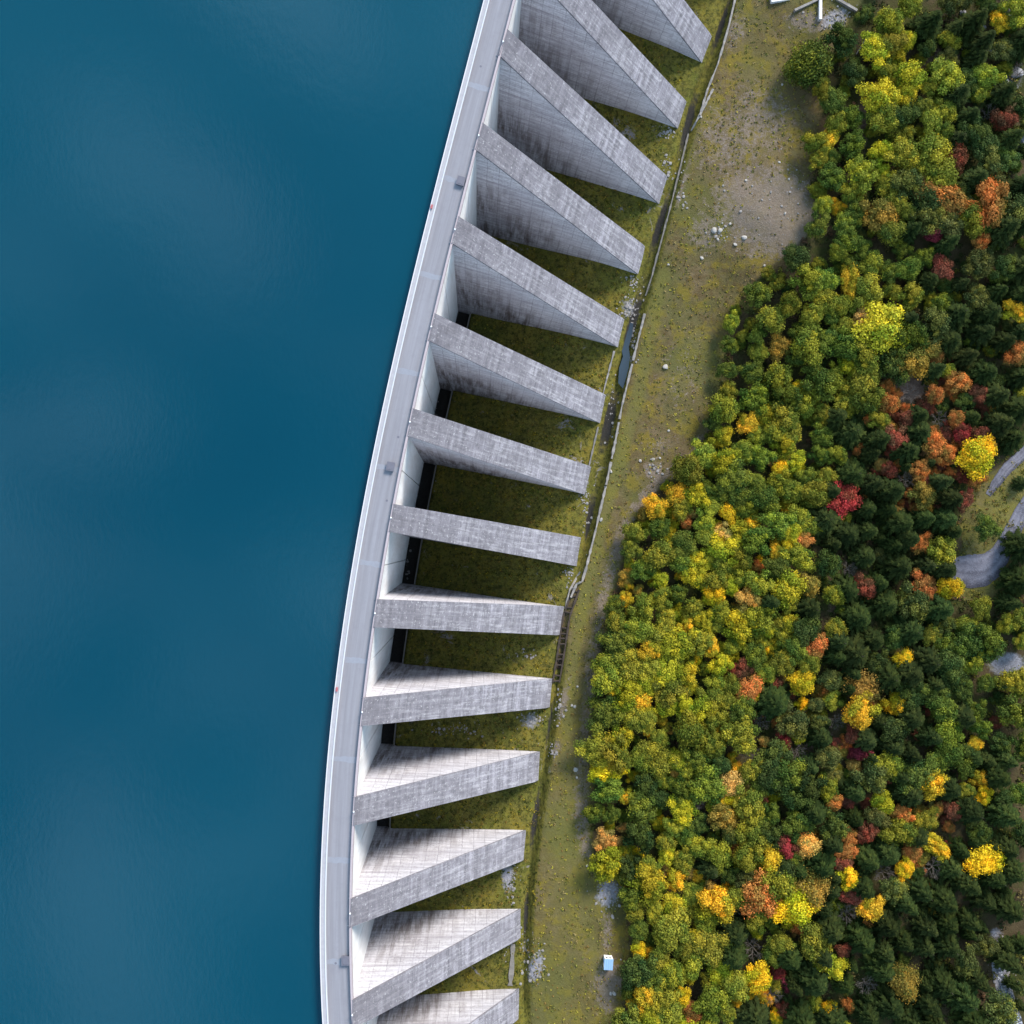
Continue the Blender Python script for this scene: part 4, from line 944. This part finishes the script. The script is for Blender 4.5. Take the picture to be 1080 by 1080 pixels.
# ordinary crowns: what grows in every 40 px of the wood, row by row (columns from x = 600)
ROWS = {
 0: '.. .. .. .. .. .. .. dd ooy oes ses sod', 40: '.. .. .. .. .. .. .. .d oyo ode sdo bes', 80: '.. .. .. .. .. .. .. gg doy ogo sso sdb', 120: '.. .. .. .. .. .. .. go oyo oog dsd dse',
 160: '.. .. .. .. .. .. .. gog oey ooR sed sde', 200: '.. .. .. .. .. .. .. gog ggo eed oed ess', 240: '.. .. .. .. .. .. d gogo gg gs es sd', 280: '.. .. .. .. .. go oog ogo oog gs es ss',
 320: '.. .. .. .. .g ggo gog ogo gs es ss ss', 360: '.. .. .. .. gg ogo ogo oyo dmR sOo ss ss', 400: '.. .. .. .. ogo oyg ogo ogo bROo bOR OdR ss', 440: '.. .. .. .o oyo ogo ggo ss sRs sROs sRO ss',
 480: '.. .. .. go goy oyo oog ss bRsO sROm OR ..', 520: '.. .o go oyo goy goy os ss ss ss ss ..', 560: '.. gg gog oyo ogy go ds ss ss sss o. .s', 600: '.. go gyo oyo oyo osy os bs ss se .. ss',
 640: '.. goo oyo oyo oyo oyo od ss sd god goo ooo', 680: '.o oyo yoo oyo ogo ogo eo ss ssd dsd god ..', 720: '.g oyo yoy ooy go eb eo bs ssd gds gds goR', 760: '.o oyo yoo ogo bo bd es Rs ssd gso gds gds',
 800: '.. dg gdo gdo go dgd osd se sso gds gos gds', 840: '.. dg ogy dbg ooe ggd dsO sO oeO oO ds ds', 880: '.. dyo yoo so odo gd ss sOR sbO bsO ss ss', 920: '.. .o yoy Yoo oeb od ss bs se ss ss ss',
 960: '.. .g ooo ooy bo oO os sR ss ss ss se', 1000: '.. .. oog oyo so sg ss bs ss ss se es', 1040: '.. .g oyo oOo so Rb ss sO ss ss ss e.'}
def excluded(x, y):
    if 1008 < x < 1080 and 512 < y < 626 and not (x > 1068 and y > 588): return True
    if (x-1058)**2/30**2+(y-700)**2/16**2 < 1: return True
    if (x-641)**2/16**2+(y-942)**2/20**2 < 1: return True
    if (x-945)**2/14**2+(y-797)**2/7**2 < 1: return True
    if y > 990 and abs(x-np.interp(y, [990, 1055, 1090], [1051, 1063, 1074])) < 9: return True
    if (x-960)**2/24**2+(y-398)**2/12**2 < 1: return True
    for a, b, q in ((1087, 470, 17), (1075, 480, 17), (1062, 493, 16), (1050, 508, 12), (1082, 540, 14), (1070, 565, 16), (1062, 585, 18), (1052, 600, 20)):
        if math.hypot(x-a, y-b) < q: return True
    if abs(x-np.interp(y, [85, 165], [903, 916])) < 6 and 80 < y < 165: return True
    return x < fe(y)+6
rnd = random.Random(11)
cand = []
for y0, row in ROWS.items():
    for ci, cell in enumerate(row.split()):
        for ch_ in cell:
            if ch_ == '.': continue
            best, bd = None, -1
            for _ in range(24):
                x, y = 600+40*ci+rnd.uniform(-3, 43), y0+rnd.uniform(-3, 43)
                if excluded(x, y): continue
                d = min([math.hypot(x-t[0], y-t[1])-.6*t[3] for t in trees]+[99])
                if d > bd: best, bd = (x, y), d
            if best is None or bd < 2.0: continue
            r = {'s': rnd.uniform(11, 20), 'b': rnd.uniform(11, 15)}.get(ch_, rnd.choice([rnd.uniform(9.2, 13), rnd.uniform(12, 18)]))
            if ch_ in 'RO': r = rnd.uniform(7, 11)
            r = min(r, max(7, bd+9)); tree(best[0], best[1], r, ch_)
# small crowns filling in between
for n_, zone, kinds, lo, hi in ((95, (640, 480, 850, 1080), 'YyLyyYmyp', 5.5, 9.5), (60, (640, 250, 900, 1080), 'gogdo', 5.5, 8.8), (45, (880, 0, 1085, 420), 'oeodg', 6, 8.8), (50, (860, 400, 1085, 1080), 'dsdse', 6, 9.5),
                                (40, (900, 330, 1050, 540), 'ROORpm', 5, 8.5), (45, (760, 680, 1000, 980), 'ROpOmRY', 5, 9)):
    for _ in range(n_):
        best, bd = None, -9
        for _k in range(10):
            x, y = rnd.uniform(zone[0], zone[2]), rnd.uniform(zone[1], zone[3])
            if excluded(x, y): continue
            d = min(math.hypot(x-t[0], y-t[1])-.8*t[3] for t in trees)
            if d > bd: best, bd = (x, y), d
        if best and bd > -2.5: tree(best[0], best[1], rnd.uniform(lo, hi), rnd.choice(kinds))
# bushy fringe along the grass
yy_ = 95
while yy_ < 1080:
    x = float(fe(yy_))+rnd.uniform(4, 12)
    if min(math.hypot(x-t[0], yy_-t[1])-.75*t[3] for t in trees) > 6 and not ((x-641)**2/16**2+(yy_-942)**2/22**2 < 1):
        tree(x, yy_, rnd.uniform(8, 12.5), rnd.choice('godgo'))
    yy_ += rnd.uniform(7, 13)
# crowns just outside the frame so the wood does not stop at its edge
for _ in range(130):
    x, y = rnd.uniform(640, 1150), rnd.uniform(-45, 1120)
    if 0 < x < 1082 and 0 < y < 1080 or x < fe(y)+20 or (x > 1060 and 430 < y < 600): continue
    if min(math.hypot(x-t[0], y-t[1]) for t in trees) < 17: continue
    tree(x, y, rnd.uniform(11, 18), 's' if x > 960 and rnd.random() < .6 else rnd.choice('googdy'))
# labels and groups
SIDE = ['right of', 'above right of', 'above', 'above left of', 'left of', 'below left of', 'below', 'below right of']
seen = {}
order = sorted(range(len(landmarks), len(trees)), key=lambda i: min(math.hypot(trees[i][0]-l[0], trees[i][1]-l[1]) for l in landmarks))
RANK = ['nearest', 'second nearest', 'third nearest', 'fourth nearest', 'fifth nearest', 'sixth nearest', 'seventh nearest', 'eighth nearest', 'ninth nearest', 'tenth nearest', 'eleventh nearest', 'twelfth nearest', 'thirteenth nearest', 'fourteenth nearest']
cnt = {}; todo = []
for i in order:
    px, py, cls, r, e = trees[i]
    j = min(range(len(landmarks)), key=lambda k: math.hypot(px-landmarks[k][0], py-landmarks[k][1])); lx, ly, s = landmarks[j]
    side = SIDE[int(round(math.degrees(math.atan2(ly-py, px-lx))/45)) % 8]; key = (WORD[cls].replace('broadleaf tree', 'bush') if nm_(cls, r) == 'bush' else WORD[cls].replace('autumn tree', 'autumn bush') if nm_(cls, r) == 'autumn_bush' else WORD[cls], side, s); cnt[key] = cnt.get(key, 0)+1; todo.append((e, key, cnt[key]))
for e, key, k in todo:
    w = key[0]
    e['label'] = (w+' ' if cnt[key] == 1 else RANK[k-1]+' '+w+' ')+key[1]+' '+key[2]
for px, py, cls, r, e in trees:
    n = nm_(cls, r); e['category'] = CATS[n]; e['group'] = GRP[n]
print('TREES', {n: sum(1 for t in trees if nm_(t[2], t[3]) == n) for n in CATS})

# fallen logs
for (x0, y0), (x1, y1), lab in (((918, 34), (904, 56), 'pale fallen log in the gap right of the round bush'), ((949, 16), (943, 25), 'short pale log between olive bushes near the top edge'), ((987, 452), (1009, 470), 'thin pale fallen trunk left of the scarlet crown'), ((843, 748), (856, 753), 'short grey fallen log below the round golden crown')):
    p, q = G(x0, y0, 1.5), G(x1, y1, 1.5); m = MB(); m.tube((p[0], p[1], p[2]+1.6), (q[0], q[1], q[2]+1.0), .28, .16, 8)
    v = Vector((q[0]-p[0], q[1]-p[1], 0)); b = Vector((p[0], p[1], p[2]+1.5))+v*.6; m.tube(b, b+Vector((-v.y, v.x, .5)).normalized()*1.3, .1, .04, 5)
    o = m.build('fallen_log', MDEAD); tag(o, lab, 'log', 'fallen logs in the wood')

# undergrowth between the trees, and weeds on the grass: masses nobody could count
def cover(name, pts, cols, rr, nleaf, size, label, cat):
    global rng; rng = np.random.default_rng(5)
    Q, C = [], []
    for (x, y), c, r in zip(pts, cols, rr):
        g = G(x, y, r*.5); n = nleaf; v = rng.normal(size=(n, 3)); v[:, 2] = np.abs(v[:, 2]); v /= np.linalg.norm(v, axis=1)[:, None]
        p = g+v*r*rng.uniform(.4, 1.05, n)[:, None]*np.array([1, 1, .8]); Q.append(leaf_quads(p, v, rng.uniform(.6, 1.3, n)*size)); C.append(np.array(c)*rng.uniform(.6, 1.4, n)[:, None])
    me = mesh_from_quads(name, np.concatenate(Q), MVC, dict(col=np.clip(np.concatenate(C), 0, 1))); o = bpy.data.objects.new(name, me); COL.objects.link(o); tag(o, label, cat, kind='stuff')
pts, cols, rr = [], [], []
U = [(.07, .075, .018), (.045, .055, .015), (.11, .085, .03), (.10, .055, .03), (.03, .04, .014), (.13, .12, .02)]
while len(pts) < 2600:
    x, y = rnd.uniform(610, 1100), rnd.uniform(-20, 1100)
    if x < fe(y)+2 or excluded(x, y) and not (x < fe(y)+6): continue
    pts.append((x, y)); scr = math.hypot((x-960)/1.5, y-400) < 35; cols.append(rnd.choice(U[2:4] if scr else U)); rr.append(rnd.uniform(.7, 1.9)*(.6 if scr else 1))
cover('undergrowth', pts, cols, rr, 34, .5, 'low mixed olive and brown undergrowth filling the gaps of the wood', 'undergrowth')
pts, cols, rr = [], [], []
W = [(.24, .20, .03), (.15, .15, .035), (.20, .13, .04), (.30, .26, .04), (.14, .13, .04), (.22, .17, .07)]
while len(pts) < 2300:
    x, y = rnd.uniform(545, 905), rnd.uniform(-10, 1090)
    wx = np.interp(y, [w[1] for w in WPX], [w[0] for w in WPX])
    if not wx+4 < x < fe(y)+3: continue
    if math.hypot(x-642, y-1018) < 9 or (abs(x-815) < 55 and abs(y-225) < 40 and rnd.random() < .75): continue
    pts.append((x, y)); cols.append(rnd.choice(W)); rr.append(rnd.choice([.18, .25, .3, .4, .7])*rnd.uniform(.7, 1.3))
while len(pts) < 2800:
    x, y = rnd.uniform(1005, 1090), rnd.uniform(470, 640)
    if min(math.hypot((x-a)/b, (y-c)/b) for a, c, b in ((1027, 603, 20), (1044, 596, 16), (1057, 581, 11), (1066, 564, 9), (1076, 543, 8), (1086, 527, 8), (1062, 494, 7), (1075, 482, 7), (1050, 508, 6))) < 1: continue
    pts.append((x, y)); cols.append(rnd.choice([(.13, .13, .02), (.08, .09, .02), (.20, .16, .03), (.16, .10, .03)])); rr.append(rnd.choice([.25, .4, .6, 1.0])*rnd.uniform(.7, 1.3))
while len(pts) < 6700:                                             # bays between the buttresses
    i = rnd.randrange(1, len(centres)-2); a = rnd.uniform(centres[i+1]+4.2/715, centres[i]-4.2/715); d = rnd.uniform(5, 47); q = P(a, d, 0)
    x, y = proj(q[0], q[1], float(H(q[0], q[1])))
    pts.append((x, y)); cols.append(rnd.choice([(.07, .09, .012), (.16, .13, .016), (.26, .20, .02), (.045, .055, .012), (.12, .11, .014), (.20, .13, .03)])); rr.append(rnd.choice([.2, .3, .45, .8])*rnd.uniform(.7, 1.3))
cover('weeds', pts, cols, rr, 14, .28, 'tufts of yellow green weeds on the grass and between the buttresses', 'weeds')

# ------------------------------------------------------------------ light
SUN_EL, SUN_AZ = R(35), R(33)            # azimuth measured from image-up (+y) towards the right (+x)
sd = Vector((math.sin(SUN_AZ)*math.cos(SUN_EL), math.cos(SUN_AZ)*math.cos(SUN_EL), math.sin(SUN_EL)))
ld = bpy.data.lights.new('sun', 'SUN'); ld.energy = 3.3; ld.angle = R(20); ld.color = (1.0, .94, .86)
lo = bpy.data.objects.new('sun', ld); COL.objects.link(lo); lo.rotation_euler = sd.to_track_quat('Z', 'Y').to_euler(); lo.location = (0, 0, 400)
w = bpy.data.worlds.new('World'); sc.world = w; w.use_nodes = True; t = w.node_tree; t.nodes.clear()
out = t.nodes.new('ShaderNodeOutputWorld'); bg = t.nodes.new('ShaderNodeBackground'); sky = t.nodes.new('ShaderNodeTexSky')
sky.sky_type = 'NISHITA'; sky.sun_disc = False; sky.sun_elevation = SUN_EL; sky.sun_rotation = SUN_AZ
tc = t.nodes.new('ShaderNodeTexCoord')
cl = noise(t, tc.outputs['Generated'], 8.0, 3, 0.45, 0.2)
cloud = ramp(t, cl, [(0.44, 0.0), (0.70, .95)])
col = mix(t, cloud, sky.outputs[0], (10.5, 16.0, 21.0))
link(t, col, bg.inputs['Color']); bg.inputs['Strength'].default_value = 0.095; link(t, bg.outputs[0], out.inputs['Surface'])
sc.view_settings.view_transform = 'Standard'; sc.view_settings.look = 'None'; sc.view_settings.exposure = 0.92; sc.view_settings.gamma = 1
sc.render.engine = 'CYCLES'; sc.cycles.max_bounces = 6; sc.cycles.diffuse_bounces = 3; sc.cycles.use_denoising = True
